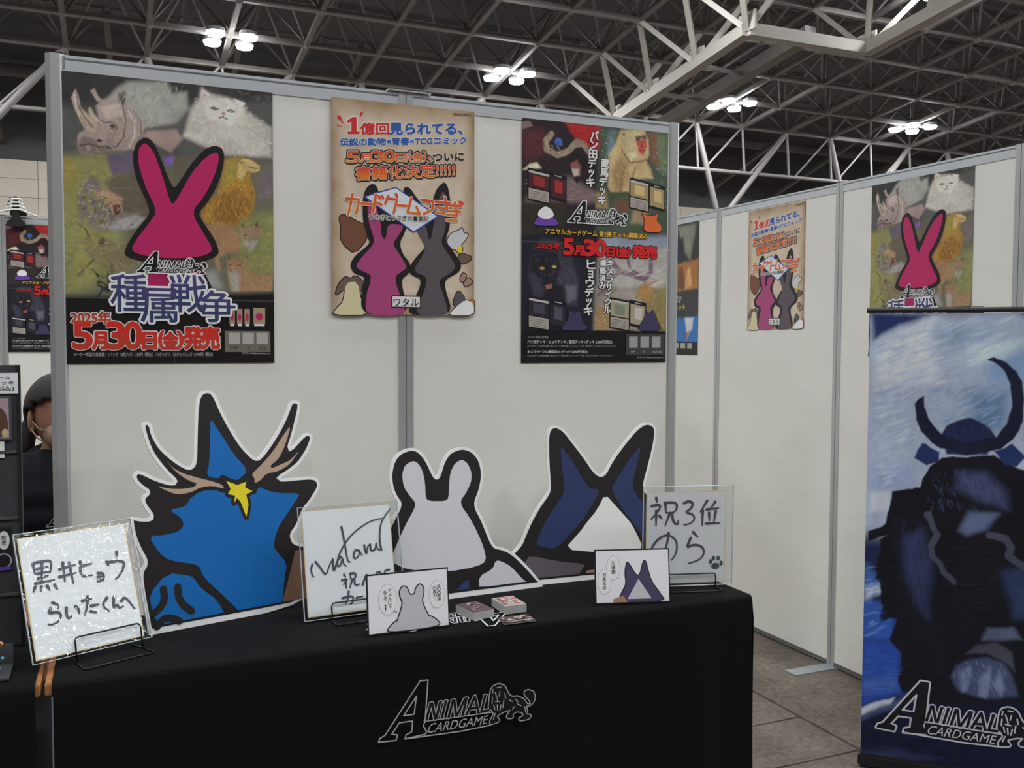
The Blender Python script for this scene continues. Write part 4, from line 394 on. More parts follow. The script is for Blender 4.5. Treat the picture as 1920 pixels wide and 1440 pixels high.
 'p3': {'v1':((0.2718,0.7926),(0.2543,0.6017),0.0304),'v2':((0.3132,0.7012),(0.2991,0.5434),0.0304),'v3':((0.262,0.3531),(0.2497,0.1627),0.032),'v4':((0.308,0.3566),(0.3051,0.2532),0.0242),'v5':((0.3383,0.356),(0.3244,0.1707),0.0265),'logo':[(0.1701,0.4734),(0.4027,0.4752),(0.1695,0.5524)],'sub':[(0.0861,0.4333),(0.4853,0.4339),(0.0878,0.4524)],'y':[(0.055,0.3843),(0.1406,0.3829),(0.056,0.4037)],'d':[(0.1558,0.3677),(0.5232,0.3682),(0.1592,0.4201)],'t1':[(0.0236,0.0827),(0.0995,0.0915)],'t2':[(0.0226,0.0643),(0.3463,0.0772)],'t3':[(0.0227,0.0526),(0.3625,0.0605)],'t4':[(0.0228,0.0315),(0.2524,0.0431)],'t5':[(0.0228,0.0201),(0.3508,0.0277)],'panel':[(0.4009,0.0255),(0.5601,0.0994)],'q':[[(0.414,0.0511),(0.4488,0.0906)],[(0.4603,0.0511),(0.4955,0.0908)],[(0.5071,0.0511),(0.5427,0.0911)]],'ql':[[(0.4231,0.0335),(0.4372,0.0412)],[(0.472,0.0334),(0.4801,0.0412)],[(0.5069,0.0334),(0.5484,0.0411)]],'cr':[(0.4477,0.0133),(0.5591,0.0207)],'cards':[[(0.0206,0.65),(0.104,0.5433)],[(0.1015,0.6412),(0.1658,0.5521)],[(0.4099,0.6451),(0.4902,0.5374)],[(0.4889,0.6333),(0.556,0.5448)],[(0.0239,0.2262),(0.1049,0.1185)],[(0.1024,0.2179),(0.169,0.1242)],[(0.3349,0.228),(0.416,0.1195)],[(0.4148,0.221),(0.4831,0.1289)]],'blobs':[('#5a3a8a',[(0.0417,0.4583),(0.0526,0.4854),(0.0857,0.4939),(0.1192,0.4891),(0.1419,0.4635)]),('#c8c8c8',[(0.0581,0.489),(0.0598,0.509),(0.0855,0.5272),(0.1116,0.5154),(0.1192,0.4924),(0.0895,0.4808)]),('#b8582a',[(0.4667,0.4593),(0.4743,0.5016),(0.4577,0.5251),(0.4782,0.5158),(0.515,0.5178),(0.5272,0.529),(0.5194,0.497),(0.5402,0.4876),(0.5406,0.4594)]),('#34324e',[(0.1445,0.1104),(0.1633,0.1343),(0.1746,0.1481),(0.1781,0.1821),(0.1935,0.1687),(0.2202,0.1794),(0.2283,0.1419),(0.2556,0.1113)]),('#34324e',[(0.4465,0.111),(0.4665,0.1446),(0.4785,0.1624),(0.4782,0.1871),(0.4949,0.1697),(0.5111,0.1877),(0.524,0.1559),(0.5495,0.1118)])]},
 'paintb': [('p','#8f99ad',0.1,[(-0.0597,1.7465),(0.9535,1.7383),(0.9774,0.9789),(-0.0427,0.8973)]),('p','#1f2a55',0.03,[(0.003,1.7327),(0.2304,1.7279),(0.0963,1.6828),(0.0114,1.6298)]),('p','#2b3a66',0.04,[(0.4893,1.7294),(0.6944,1.7281),(0.7002,1.5244),(0.6157,1.6478)]),('p','#b9bdcc',0.08,[(0.0365,1.6133),(0.216,1.7118),(0.2212,1.4841),(0.0241,1.4669)]),('p','#7f90a8',0.06,[(0.2167,1.6793),(0.4198,1.6918),(0.3932,1.6153),(0.2182,1.6143)]),('p','#a8b8c8',0.05,[(0.3356,1.615),(0.5058,1.6318),(0.4517,1.5522),(0.3372,1.5507)]),('p','#6f86a6',0.06,[(0.3948,1.5515),(0.5617,1.6163),(0.593,1.4788),(0.3967,1.4747)]),('p','#55708f',0.08,[(0.3398,1.4412),(0.4767,1.4573),(0.4583,1.2973),(0.3572,1.3256)]),('p','#8797b4',0.05,[(0.0148,1.1652),(0.1683,1.1732),(0.1399,1.0886),(0.0166,1.0811)]),('p','#aeb4c6',0.03,[(0.0169,1.0642),(0.085,1.0752),(0.0806,0.9945),(0.0123,0.9829)]),('p','#3a5d96',0.04,[(-0.0026,0.7917),(0.036,0.7478),(0.0562,0.6819),(-0.0065,0.6754)]),('p','#a5adbf',0.03,[(0.0057,0.6971),(0.0523,0.7188),(0.0593,0.6822),(0.0066,0.6495)]),('p','#2b4a92',0.03,[(-0.006,0.6481),(0.0664,0.6389),(0.1113,0.5727),(0.0973,0.5033),(-0.0028,0.491)]),('p','#24408c',0.04,[(-0.0028,0.491),(0.0973,0.5033),(0.1355,0.4538),(0.1253,0.3541),(0.1448,0.3126),(-0.0007,0.2366)]),('p','#3c5590',0.04,[(0.0067,0.341),(0.1251,0.3642),(0.12,0.3159),(0.0078,0.2861)]),('p','#a4a8b4',0.012,[(-0.0006,0.2297),(0.0897,0.2774),(0.1175,0.2883),(0.0967,0.2408),(-0.0,0.2021)]),('p','#3c4867',0.02,[(-0.0,0.2021),(0.1452,0.2923),(0.1691,0.3229),(0.1885,0.2783),(0.0005,0.1745)]),('p','#12152a',0.03,[(-0.0028,0.1809),(0.1702,0.2756),(0.7335,0.3588),(0.7408,0.1041),(0.0014,-0.0264)]),('p','#2a2f4a',0.04,[(-0.0004,0.0635),(0.1312,0.0855),(0.2539,0.0757),(0.0007,0.0082)]),('p','#13131a',0.006,[(0.2166,1.1692),(0.2576,1.2008),(0.4204,1.2186),(0.5009,1.1779),(0.5741,1.1597),(0.6843,1.1377),(0.6878,1.0123),(0.0746,0.984),(0.0913,1.0689),(0.1553,1.078),(0.1703,1.0872),(0.1823,1.0879),(0.1878,1.1147)]),('p','#13131a',0.006,[(0.0745,0.9873),(0.0724,0.9435),(0.0107,0.9117),(0.0115,0.8728),(0.0516,0.8981),(0.0733,0.9015),(0.0534,0.8881),(0.0532,0.8205),(0.0415,0.8161),(0.0388,0.7328),(0.0523,0.7154),(0.0602,0.6382),(0.0698,0.6291),(0.0535,0.5865),(0.0616,0.5704),(0.1017,0.5852),(0.1203,0.5839),(0.0911,0.5025),(0.7001,0.5772),(0.6873,1.0312)]),('p','#13131a',0.006,[(0.0911,0.5025),(0.1354,0.4572),(0.1367,0.3964),(0.1255,0.3473),(0.1448,0.3092),(0.1693,0.3161),(0.1886,0.2716),(0.7066,0.3485),(0.7001,0.5772)]),('p','#1c2340',0.01,[(0.2555,1.2891),(0.2725,1.3192),(0.3073,1.3399),(0.3392,1.3492),(0.3712,1.3422),(0.4062,1.3242),(0.4302,1.2802),(0.4032,1.2178),(0.2751,1.2115)]),('p','#17192c',0.006,[(0.1573,1.394),(0.169,1.4108),(0.1927,1.4245),(0.1936,1.3852),(0.2096,1.3431),(0.2555,1.2891),(0.3385,1.2601),(0.4302,1.2834),(0.4631,1.3295),(0.4812,1.3938),(0.4734,1.4763),(0.5096,1.4897),(0.52,1.414),(0.5162,1.3442),(0.4872,1.273),(0.4456,1.2391),(0.3424,1.2181),(0.2567,1.2368),(0.2206,1.2549),(0.1837,1.2961),(0.1646,1.3382)]),('p','#17192c',0.006,[(0.4001,1.5659),(0.4142,1.574),(0.4516,1.5554),(0.4892,1.5178),(0.5127,1.4771),(0.4734,1.4763),(0.4526,1.5172),(0.4234,1.5486)]),('p','#1f2b52',0.006,[(0.1587,1.1959),(0.1847,1.2516),(0.1997,1.2523),(0.2181,1.235),(0.2511,1.2235),(0.246,1.1871),(0.2046,1.1702)]),('p','#1f2b52',0.006,[(0.4229,1.2316),(0.4597,1.243),(0.4847,1.2601),(0.5049,1.2419),(0.5253,1.2142),(0.5009,1.1811),(0.4612,1.1854)]),('p','#2c3352',0.05,[(0.132,0.8912),(0.204,0.9303),(0.2308,0.813),(0.2237,0.5991),(0.1799,0.6612),(0.1411,0.7579)]),('p','#3a4160',0.05,[(0.3119,1.1481),(0.399,1.1563),(0.4636,1.0924),(0.4737,1.0288),(0.3784,1.0546),(0.3134,1.0895)]),('p','#55607f',0.03,[(0.3505,1.0071),(0.4486,1.0076),(0.41,0.9465),(0.3468,0.9186),(0.3228,0.9396)]),('p','#2a3454',0.05,[(0.4655,0.7956),(0.5329,0.8213),(0.6408,0.7423),(0.6158,0.6438),(0.504,0.631)]),('l','#3e404f',0.02,[(0.2147,0.9907),(0.2336,0.9491),(0.2493,0.9206),(0.2294,0.8726),(0.2333,0.8365),(0.2607,0.8125),(0.2705,0.777),(0.304,0.7406)]),('l','#3e404f',0.025,[(0.4221,0.9247),(0.468,0.922),(0.4916,0.8885),(0.4867,0.8558),(0.5329,0.8213)]),('p','#4a5268',0.02,[(0.419,0.5886),(0.5048,0.5987),(0.5342,0.5568),(0.4057,0.5411)]),('p','#39415c',0.02,[(0.3204,0.431),(0.3639,0.46),(0.4218,0.4774),(0.4797,0.4653),(0.5095,0.4171),(0.5228,0.3473),(0.4659,0.3324),(0.3964,0.3289),(0.3313,0.346),(0.3035,0.3888)]),('p','#626c86',0.02,[(0.3298,0.4057),(0.3732,0.4414),(0.377,0.4055),(0.3578,0.3498),(0.3432,0.3444)]),('p','#626c86',0.02,[(0.4034,0.3992),(0.4342,0.4462),(0.4357,0.3873),(0.4197,0.329),(0.4022,0.333)]),('p','#626c86',0.02,[(0.4445,0.3819),(0.4632,0.4402),(0.4823,0.3676),(0.4715,0.3398)]),('p','#3a3c48',0.015,[(0.3516,0.4815),(0.3917,0.5196),(0.4491,0.5399),(0.5015,0.5073),(0.5175,0.4378),(0.4854,0.4693),(0.4214,0.4938)])],
 'banner_logo': [(0.0534,0.1449),(0.5976,0.1879),(0.2019,0.3596)],
 'dab1': [([(-0.0065,0.5572),(0.1115,0.5811),(0.1059,0.2116),(0.0047,0.2017)],170,0.035,0.01,20,90,['#75744a','#838150','#6b6c45','#87793f']),([(0.4688,0.4395),(0.5641,0.4449),(0.5626,0.255),(0.4667,0.2208)],80,0.03,0.01,20,90,['#75744a','#838150','#6b6c45']),([(0.2958,0.7945),(0.556,0.7982),(0.5556,0.7499),(0.5022,0.7755),(0.3974,0.7844)],30,0.03,0.01,10,60,['#45433e','#54534a','#3a3936']),([(0.1138,0.7351),(0.1693,0.7886),(0.2709,0.7999),(0.3244,0.7758),(0.3274,0.7271),(0.2945,0.6863),(0.2092,0.6634),(0.1608,0.6737)],150,0.022,0.0035,70,35,['#9c9b96','#86857f','#a8a7a3','#78736f']),([(0.0519,0.6489),(0.0926,0.6782),(0.141,0.7306),(0.1889,0.7022),(0.2054,0.6408),(0.1528,0.5993),(0.0777,0.5857),(0.0444,0.5975)],130,0.018,0.0028,-55,35,['#9d8f87','#7d6f69','#6f625d','#a89a91']),([(0.03,0.7299),(0.0385,0.7416),(0.0526,0.6925),(0.0855,0.652),(0.062,0.6499),(0.0393,0.6912)],30,0.022,0.003,-70,15,['#a39585','#75675f','#5f534e']),([(0.3347,0.7279),(0.3644,0.7876),(0.4793,0.7616),(0.563,0.696),(0.5623,0.6098),(0.4328,0.6072),(0.3157,0.6506)],330,0.02,0.0024,0,999,['#c2bdb5','#a39d94','#938c83','#ccc8c1'],(0.419,0.7172)),([(0.1173,0.5154),(0.1934,0.5283),(0.2,0.4989),(0.2562,0.4802),(0.2129,0.4137),(0.1504,0.4326)],90,0.022,0.003,-30,40,['#6b6153','#4c453a','#5f5647']),([(0.0702,0.534),(0.0427,0.4883),(0.0386,0.4443),(0.088,0.3737),(0.1635,0.3775),(0.206,0.4246),(0.1503,0.4251),(0.103,0.4703)],150,0.018,0.004,50,60,['#2f2a28','#8c8784','#4d4541','#a39a92','#6b625e']),([(0.1168,0.4786),(0.1509,0.4623),(0.1469,0.4249),(0.123,0.4384)],20,0.012,0.002,-30,60,['#b09078','#7a5e4a']),([(0.4326,0.5918),(0.493,0.5965),(0.5151,0.5008),(0.4694,0.5017),(0.4242,0.5026)],150,0.009,0.0055,40,90,['#a8893a','#857a36','#6e5a28','#b59a52','#77753a']),([(0.4019,0.5049),(0.5074,0.5003),(0.4992,0.4412),(0.4723,0.4066),(0.375,0.4111),(0.3568,0.4331)],200,0.024,0.0034,85,22,['#b08a4a','#7d5a28','#6a4820','#9a7434','#5f421f']),([(0.3785,0.396),(0.4532,0.3959),(0.4678,0.3303),(0.4111,0.3125)],90,0.014,0.0024,-60,30,['#a07a58','#7a5c42','#8f6d4e']),([(0.4722,0.4007),(0.52,0.4071),(0.5236,0.368),(0.4907,0.3352),(0.4719,0.3617)],50,0.01,0.002,-80,40,['#a48468','#75594a','#9a9694']),([(0.4354,0.3096),(0.4828,0.3153),(0.4977,0.2649),(0.5556,0.2548),(0.5553,0.2152),(0.4477,0.2125)],120,0.015,0.0024,-60,40,['#a07a58','#7a5c42','#94918e','#8a6a4e']),([(0.0505,0.3499),(0.1046,0.3487),(0.1765,0.3146),(0.1971,0.2817),(0.1065,0.2488),(0.0532,0.3096)],110,0.014,0.0028,-30,60,['#8c815e','#4e4836','#9c9168','#5c5540'])],
 'dab3': [([(0.3743,0.8019),(0.4704,0.8107),(0.4877,0.7289),(0.5009,0.6534),(0.4085,0.5949),(0.337,0.5902),(0.3299,0.7093)],330,0.014,0.0022,-75,30,['#bba67e','#96805a','#8a7450','#c4b48e','#7c6846']),([(0.0036,0.7682),(0.1283,0.7928),(0.1588,0.7223),(0.1068,0.6715),(0.0115,0.651)],110,0.026,0.004,-50,40,['#3c2226','#2a1c20','#54282c','#1b1517']),([(0.1657,0.803),(0.2899,0.8044),(0.2906,0.7333),(0.2423,0.7327)],60,0.022,0.004,15,30,['#9c2626','#7a1a1c','#a83230']),([(0.0153,0.6119),(0.2746,0.5827),(0.2749,0.5487),(0.0121,0.5359)],90,0.03,0.004,8,15,['#75656a','#54484a','#857a78']),([(0.2958,0.8016),(0.3664,0.8012),(0.3283,0.6751),(0.2977,0.6047)],70,0.009,0.008,0,90,['#53684e','#6d8380','#3a4636','#7c8f90','#4a4030']),([(0.495,0.799),(0.5607,0.8014),(0.5642,0.5523),(0.5146,0.5494)],90,0.01,0.008,0,90,['#53684e','#6b7a58','#3a4636','#74858a','#5a4432']),([(0.0916,0.7366),(0.114,0.702),(0.1815,0.7175),(0.1964,0.7422),(0.2346,0.7388),(0.2462,0.7263)],40,0.014,0.0022,10,40,['#a5977f','#5f5346','#c0b296']),([(0.0348,0.3795),(0.131,0.4138),(0.2078,0.2848),(0.2008,0.2029),(0.1624,0.2497),(0.0504,0.2268)],150,0.016,0.0016,-60,45,['#4c4a58','#26252e','#5e5c6a','#3a3844']),([(0.292,0.3902),(0.5663,0.4052),(0.5681,0.274),(0.2932,0.2667)],110,0.045,0.006,20,15,['#a09c97','#8b8884','#a8a6a4']),([(0.4611,0.2501),(0.5682,0.2669),(0.5704,0.1137),(0.4546,0.1128)],140,0.022,0.0028,75,25,['#8a7c4c','#a0936a','#6d6238','#7b6f46']),([(0.4528,0.2674),(0.4933,0.2896),(0.5184,0.2656),(0.4902,0.212),(0.4411,0.2251)],60,0.012,0.0022,-60,40,['#a8834f','#755a3a','#b59a72']),([(0.2822,0.1839),(0.3331,0.2055),(0.3341,0.1153),(0.279,0.1149)],50,0.018,0.003,-50,40,['#a08454','#7a6040','#b0a078'])],
 'dabb': [([(0.0177,1.6265),(0.216,1.7118),(0.4474,1.7171),(0.4922,1.6159),(0.394,1.5834),(0.31,1.4729),(0.021,1.4668)],240,0.09,0.014,22,12,['#a3aec4','#93a1ba','#b6bbcb','#8497b2'],None,0.34),([(0.0149,1.46),(0.1376,1.4627),(0.148,1.2715),(0.1441,1.1719),(0.0848,1.0853),(0.0228,1.0815)],140,0.07,0.012,25,14,['#a3aec4','#95a2bc','#b6bbcb','#8a99b6'],None,0.34),([(0.2159,1.4578),(0.4538,1.4695),(0.4626,1.3486),(0.4293,1.3154),(0.3417,1.3638),(0.2549,1.3152),(0.2119,1.3726)],120,0.06,0.012,28,12,['#6f87a4','#7e94b0','#5d7896','#8a9db6'],None,0.34),([(0.0068,0.7926),(0.0322,0.7813),(0.0492,0.7151),(0.0571,0.6379),(0.0901,0.5499),(0.0127,0.5066)],70,0.045,0.01,20,12,['#35569a','#4a6cae','#2a468c','#6c88b8'],None,0.34),([(0.0071,0.4716),(0.1235,0.4387),(0.1192,0.3532),(0.0083,0.2586)],80,0.06,0.01,10,10,['#2c4a98','#24408c','#3a5aa4'],None,0.34),([(0.0102,0.1657),(0.1889,0.2581),(0.3422,0.1409),(0.3439,0.0676),(0.0134,0.0104)],70,0.06,0.01,6,10,['#161a30','#1c2240','#252c4c'],None,0.34),([(0.0968,0.9554),(0.197,0.9762),(0.2243,0.8324),(0.2402,0.6676),(0.1874,0.5949),(0.1364,0.6902),(0.0912,0.7868)],190,0.05,0.005,-80,14,['#1a1d30','#23283f','#2b3150','#101018'],None,0.34),([(0.2291,1.1435),(0.4044,1.1695),(0.4786,1.0612),(0.4083,1.0145),(0.2024,0.9998)],170,0.035,0.006,-70,35,['#2b3150','#39415f','#1a1d2e','#4a5474','#121218'],None,0.34),([(0.2646,0.902),(0.4394,0.9229),(0.4747,0.6602),(0.3013,0.6079)],130,0.06,0.004,12,12,['#1c1d28','#14141a','#2a2c3a','#191b28'],None,0.34),([(0.3063,0.3958),(0.364,0.4567),(0.4797,0.4653),(0.5111,0.3586),(0.4254,0.3331)],90,0.028,0.005,-70,25,['#626c86','#39415c','#7a849c','#2a3048'],None,0.34),([(0.2617,1.2763),(0.3132,1.3369),(0.4004,1.3272),(0.4248,1.2703),(0.3443,1.2603)],40,0.03,0.004,70,25,['#26315a','#1a2140','#34427a'],None,0.34)],
}
# ---------------------------------------------------------------- shared materials
M_panel = mat('panel_white', '#b6b5b0', .45, vary=.025, scale=3.0)
M_alu = mat('aluminium', '#98999b', .38, .55, vary=.05, scale=8, stretch=(1, 1, .1))
M_aludark = mat('aluminium_shadowed', '#58595a', .5, .3, vary=.05)  # bottom rails: the shadow along the wall's foot is put into this dark tone
M_alu_rail = mat('aluminium_rail', '#a7aaad', .35, .45, vary=.04, scale=8)
M_black = mat('black_plastic', '#151517', .45, vary=.1)
M_wire = mat('black_wire', '#101012', .35, .2, vary=.1)
M_cloth = mat('black_cloth', '#0c0c0d', .9, vary=.12, scale=400, bump=.15, spec=.12)
M_ply = mat('plywood_edge', '#8a5d33', .6, vary=.25, scale=60, stretch=(.2, 1, 4))
M_foam = mat('foam_board', '#c2c3c6', .5, vary=.01)
M_steel = mat('truss_steel', '#625f5d', .55, .1, vary=.12, scale=.8)
M_steel2 = mat('truss_steel_dimmed', '#4e4d4c', .6, .1, vary=.12, scale=.8)  # darker copy of the truss steel, the upper layer's dimness put into its colour
M_girder = mat('girder_paint', '#827f79', .55, vary=.10, scale=1.2)
M_roof = mat('roof_deck', '#4b4b4d', .8, vary=.15, scale=.4)
M_hall = mat('hall_cladding', '#c0b8ab', .6, vary=.03, scale=.5)
M_gap = mat('hall_joint', '#6b645c', .8, vary=.05)
M_poster = print_mat('poster_print', .38)
M_vinyl = print_mat('board_print', .5)
M_fabprint = print_mat('fabric_print', .75, .2)
M_ink = print_mat('pen_ink', .5)

# ---------------------------------------------------------------- hall: floor
def slab_mat():
    m = bpy.data.materials.new('concrete'); m.use_nodes = True; nt = m.node_tree; b = nt.nodes['Principled BSDF']
    tc = nt.nodes.new('ShaderNodeTexCoord'); mp = nt.nodes.new('ShaderNodeMapping'); nt.links.new(tc.outputs['Object'], mp.inputs[0])
    n1 = nt.nodes.new('ShaderNodeTexNoise'); n1.inputs['Scale'].default_value = 2.2; n1.inputs['Detail'].default_value = 9; n1.inputs['Roughness'].default_value = .65
    n2 = nt.nodes.new('ShaderNodeTexNoise'); n2.inputs['Scale'].default_value = 38; n2.inputs['Detail'].default_value = 6
    vo = nt.nodes.new('ShaderNodeTexVoronoi'); vo.inputs['Scale'].default_value = 26
    for n in (n1, n2, vo): nt.links.new(mp.outputs[0], n.inputs['Vector'])
    r1 = nt.nodes.new('ShaderNodeValToRGB'); e = r1.color_ramp.elements
    e[0].position = .3; e[0].color = lin('#4c443d', .95) + (1,); e[1].position = .72; e[1].color = lin('#7d7369', .95) + (1,)
    nt.links.new(n1.outputs[0], r1.inputs[0])
    r2 = nt.nodes.new('ShaderNodeValToRGB'); r2.color_ramp.elements[0].position = .38; r2.color_ramp.elements[0].color = (.72, .72, .72, 1); r2.color_ramp.elements[1].position = .62; r2.color_ramp.elements[1].color = (1.12, 1.1, 1.08, 1)
    nt.links.new(n2.outputs[0], r2.inputs[0])
    r3 = nt.nodes.new('ShaderNodeValToRGB'); r3.color_ramp.elements[0].position = .03; r3.color_ramp.elements[0].color = (.45, .45, .45, 1); r3.color_ramp.elements[1].position = .09; r3.color_ramp.elements[1].color = (1, 1, 1, 1)
    nt.links.new(vo.outputs['Distance'], r3.inputs[0])
    m1 = nt.nodes.new('ShaderNodeMixRGB'); m1.blend_type = 'MULTIPLY'; m1.inputs[0].default_value = 1
    m2 = nt.nodes.new('ShaderNodeMixRGB'); m2.blend_type = 'MULTIPLY'; m2.inputs[0].default_value = .8
    nt.links.new(r1.outputs[0], m1.inputs[1]); nt.links.new(r2.outputs[0], m1.inputs[2]); nt.links.new(m1.outputs[0], m2.inputs[1]); nt.links.new(r3.outputs[0], m2.inputs[2])
    nt.links.new(m2.outputs[0], b.inputs['Base Color']); b.inputs['Roughness'].default_value = .6; b.inputs['Specular IOR Level'].default_value = .35
    bp = nt.nodes.new('ShaderNodeBump'); bp.inputs['Strength'].default_value = .25; bp.inputs['Distance'].default_value = .003
    nt.links.new(n2.outputs[0], bp.inputs['Height']); nt.links.new(bp.outputs[0], b.inputs['Normal'])
    return m
M_conc = slab_mat()
floor = thing('floor', kind='structure')
box('joint_bed', (-60, -60, -.30), (60, 60, -.012), mat('joint_filler', '#1d1a18', .9), floor)
xs = [-60, -20, -7.6, .05, 2.718, 7.8, 20, 60]
for i in range(7):
    ys = [-60, -14, -4.1, 2.802, 3.155, 8.2, 20, 60] if i == 3 else [-60, -14, -3.0, 6.4, 20, 60]
    for j in range(len(ys) - 1):
        box('slab', (xs[i] + .004, ys[j] + .003, -.15), (xs[i + 1] - .005, ys[j + 1] - .003, 0), M_conc, floor, .003)
# ---------------------------------------------------------------- hall: far wall
wall_far = thing('wall_far', kind='structure')
box('backing', (-60, 45.03, 0), (60, 45.3, 9.16), M_gap, wall_far)
me_pan = None
for k in range(-9, 23):
    for r_ in range(4):
        z1 = 9.17 - r_ * .79
        if me_pan is None:
            o = box('cladding_panel', (0.01, 0, -.775), (1.79, .04, 0), M_hall, wall_far, .008); me_pan = o.data
        else:
            o = bpy.data.objects.new('cladding_panel', me_pan); COL.objects.link(o); o.parent = wall_far
        o.location = (k * 1.8 - 1.0, 44.99, z1)
box('cladding_base', (-60, 44.99, 0), (60, 45.04, 6.0), M_hall, wall_far)
box('cladding_end', (-60, 44.99, 6.0), (-17.3, 45.04, 9.17), M_hall, wall_far)
box('cladding_end', (40.6, 44.99, 6.0), (60, 45.04, 9.17), M_hall, wall_far)
box('gable', (-60, 45.2, 9.0), (60, 45.3, 14), M_roof, wall_far)

# ---------------------------------------------------------------- hall: roof and space frame
GX, GY = 2.5, 2.5725
def N(i, j, up=0.0): return (3.74 + GX * i, 32.44 + GY * j, 11.654 - .0105 * i - .3162 * j + up)
ceiling = thing('ceiling', kind='structure')
bm = bmesh.new()
for (i0, i1, j0, j1) in ((-30, 30, -30, 5),):
    a = [N(i0, j0, 3.3), N(i1, j0, 3.3), N(i1, j1, 3.3), N(i0, j1, 3.3)]
    lo = [bm.verts.new(p) for p in a]; hi = [bm.verts.new((p[0], p[1], p[2] + .3)) for p in a]
    bm.faces.new(lo[::-1]); bm.faces.new(hi)
    for k in range(4): bm.faces.new((lo[k], lo[(k + 1) % 4], hi[(k + 1) % 4], hi[k]))
bmesh.ops.recalc_face_normals(bm, faces=bm.faces[:])
bm_obj('roof_deck', bm, M_roof, ceiling)
bm = bmesh.new(); abox(bm, (-.5, -.5, 0), (.5, .5, 1)); MESH_BAR = bpy.data.meshes.new('bar'); bm.to_mesh(MESH_BAR); bm.free(); MESH_BAR.materials.append(M_steel)
MESH_BARD = MESH_BAR.copy(); MESH_BARD.materials.clear(); MESH_BARD.materials.append(M_steel2)
MESH_BARL = MESH_BAR.copy(); MESH_BARL.materials.clear(); MESH_BARL.materials.append(M_girder)
bm = bmesh.new(); atube(bm, [(0, 0, 0), (0, 0, 1)], .5, 8); MESH_TUBE = bpy.data.meshes.new('round_bar'); bm.to_mesh(MESH_TUBE); bm.free(); MESH_TUBE.materials.append(M_steel)
for p in MESH_TUBE.polygons: p.use_smooth = True
MESH_TUBED = MESH_TUBE.copy(); MESH_TUBED.materials.clear(); MESH_TUBED.materials.append(M_steel2)
MESH_TUBEL = MESH_TUBE.copy(); MESH_TUBEL.materials.clear(); MESH_TUBEL.materials.append(M_girder)

I0, I1, J0, J1 = -6, 17, -6, 1
frame = thing('roof_truss', kind='structure')
for j in range(J0, J1 + 1):
    member('lower_chord', N(I0, j), N(I1, j), .17, None, frame, MESH_BAR)
    member('upper_chord', N(I0 + .5, j + .5, 2.0), N(I1 + .5, j + .5, 2.0), .10, None, frame, MESH_BARD)
    member('purlin', N(I0, j + .5, 3.15), N(I1, j + .5, 3.15), .10, None, frame, MESH_BARD)
for i in range(I0, I1 + 1):
    member('lower_chord', N(i, J0), N(i, J1), .16, None, frame, MESH_BAR)
    member('upper_chord', N(i + .5, J0 + .5, 2.0), N(i + .5, J1 + .5, 2.0), .10, None, frame, MESH_BARD)
diag = []
for i in range(I0, I1 + 1):
    for j in range(J0, J1 + 1):
        for di in (0, 1):
            for dj in (0, 1):
                if i + di <= I1 and j + dj <= J1: diag.append((N(i + .5, j + .5, 2.0), N(i + di, j + dj)))
camp = Vector((0, 0, 1.6)); cf = Vector((math.sin(YAW), math.cos(YAW), 0))
def seen(d):
    m_ = (Vector(d[0]) + Vector(d[1])) / 2 - camp; z = m_.dot(cf)
    sx = m_.dot(Vector((math.cos(YAW), -math.sin(YAW), 0))) / z; sy = m_.z / z
    return (abs(sx) < .56 and .12 < sy < .40, -z)
diag.sort(key=lambda d: (not seen(d)[0], m_z if (m_z := -seen(d)[1]) else 0))
bm_rest = bmesh.new()
for k, (a, b) in enumerate(diag):
    if k < 290: member('web_member', a, b, .095, None, frame, MESH_TUBE)
    else: atube(bm_rest, [a, b], .05, 6, False)
tag(bm_obj('web_members', bm_rest, M_steel, frame, True), kind='stuff')
bmn = bmesh.new(); bmesh.ops.create_icosphere(bmn, subdivisions=1, radius=.2); MESH_NODE = bpy.data.meshes.new('node'); bmn.to_mesh(MESH_NODE); bmn.free(); MESH_NODE.materials.append(M_steel)
nd = bmesh.new()
for i in range(I0, I1 + 1):
    for j in range(J0, J1 + 1):
        for p in (N(i, j), N(i + .5, j + .5, 2.0)):
            bmesh.ops.create_icosphere(nd, subdivisions=1, radius=.17, matrix=Matrix.Translation(p))
tag(bm_obj('node_joints', nd, M_steel, frame), kind='stuff')

# heavy pale girder that steps across the frame
girder = thing('roof_girder', kind='structure')
gp = lambda x, y: (x, y, 10.86 - .1229 * (y - 23.2))
GPTS = [(17.5, 33.4), (17.5, 23.2), (22.12, 23.2), (22.12, 12.0)]
for a, b in zip(GPTS, GPTS[1:]): member('girder_beam', gp(*a), gp(*b), .36, None, girder, MESH_BARL)
def gnode(x, y, targets, w=.16):
    for (i, j) in targets: member('girder_strut', gp(x, y), N(i, j), w, None, girder, MESH_BARL)
    bm = bmesh.new(); px, py, pz = gp(x, y); abox(bm, (px - .03, py - .4, pz - .05), (px + .03, py + .4, pz + .5)); bm_obj('gusset_plate', bm, M_girder, girder)
for y, j in ((31.1, 0), (28.5, -1), (25.8, -2), (23.2, -3)): gnode(17.5, y, ((5, j), (5, j - 1), (6, j - 1)))
gnode(22.12, 23.2, ((7, -4), (8, -4), (7, -3)))
for y, j in ((20.4, -5), (17.6, -6)): gnode(22.12, y, ((7, j), (8, j)))
g2 = lambda y: (21.0, y, 11.39 - .1229 * (y - 26.36))
member('girder_beam', g2(34.5), g2(24.5), .45, None, girder, MESH_BAR)
for y in (33.2, 30.6, 28.0): 
    member('girder_strut', g2(y), gp(17.5, y - 2.2), .12, None, girder, MESH_BAR)

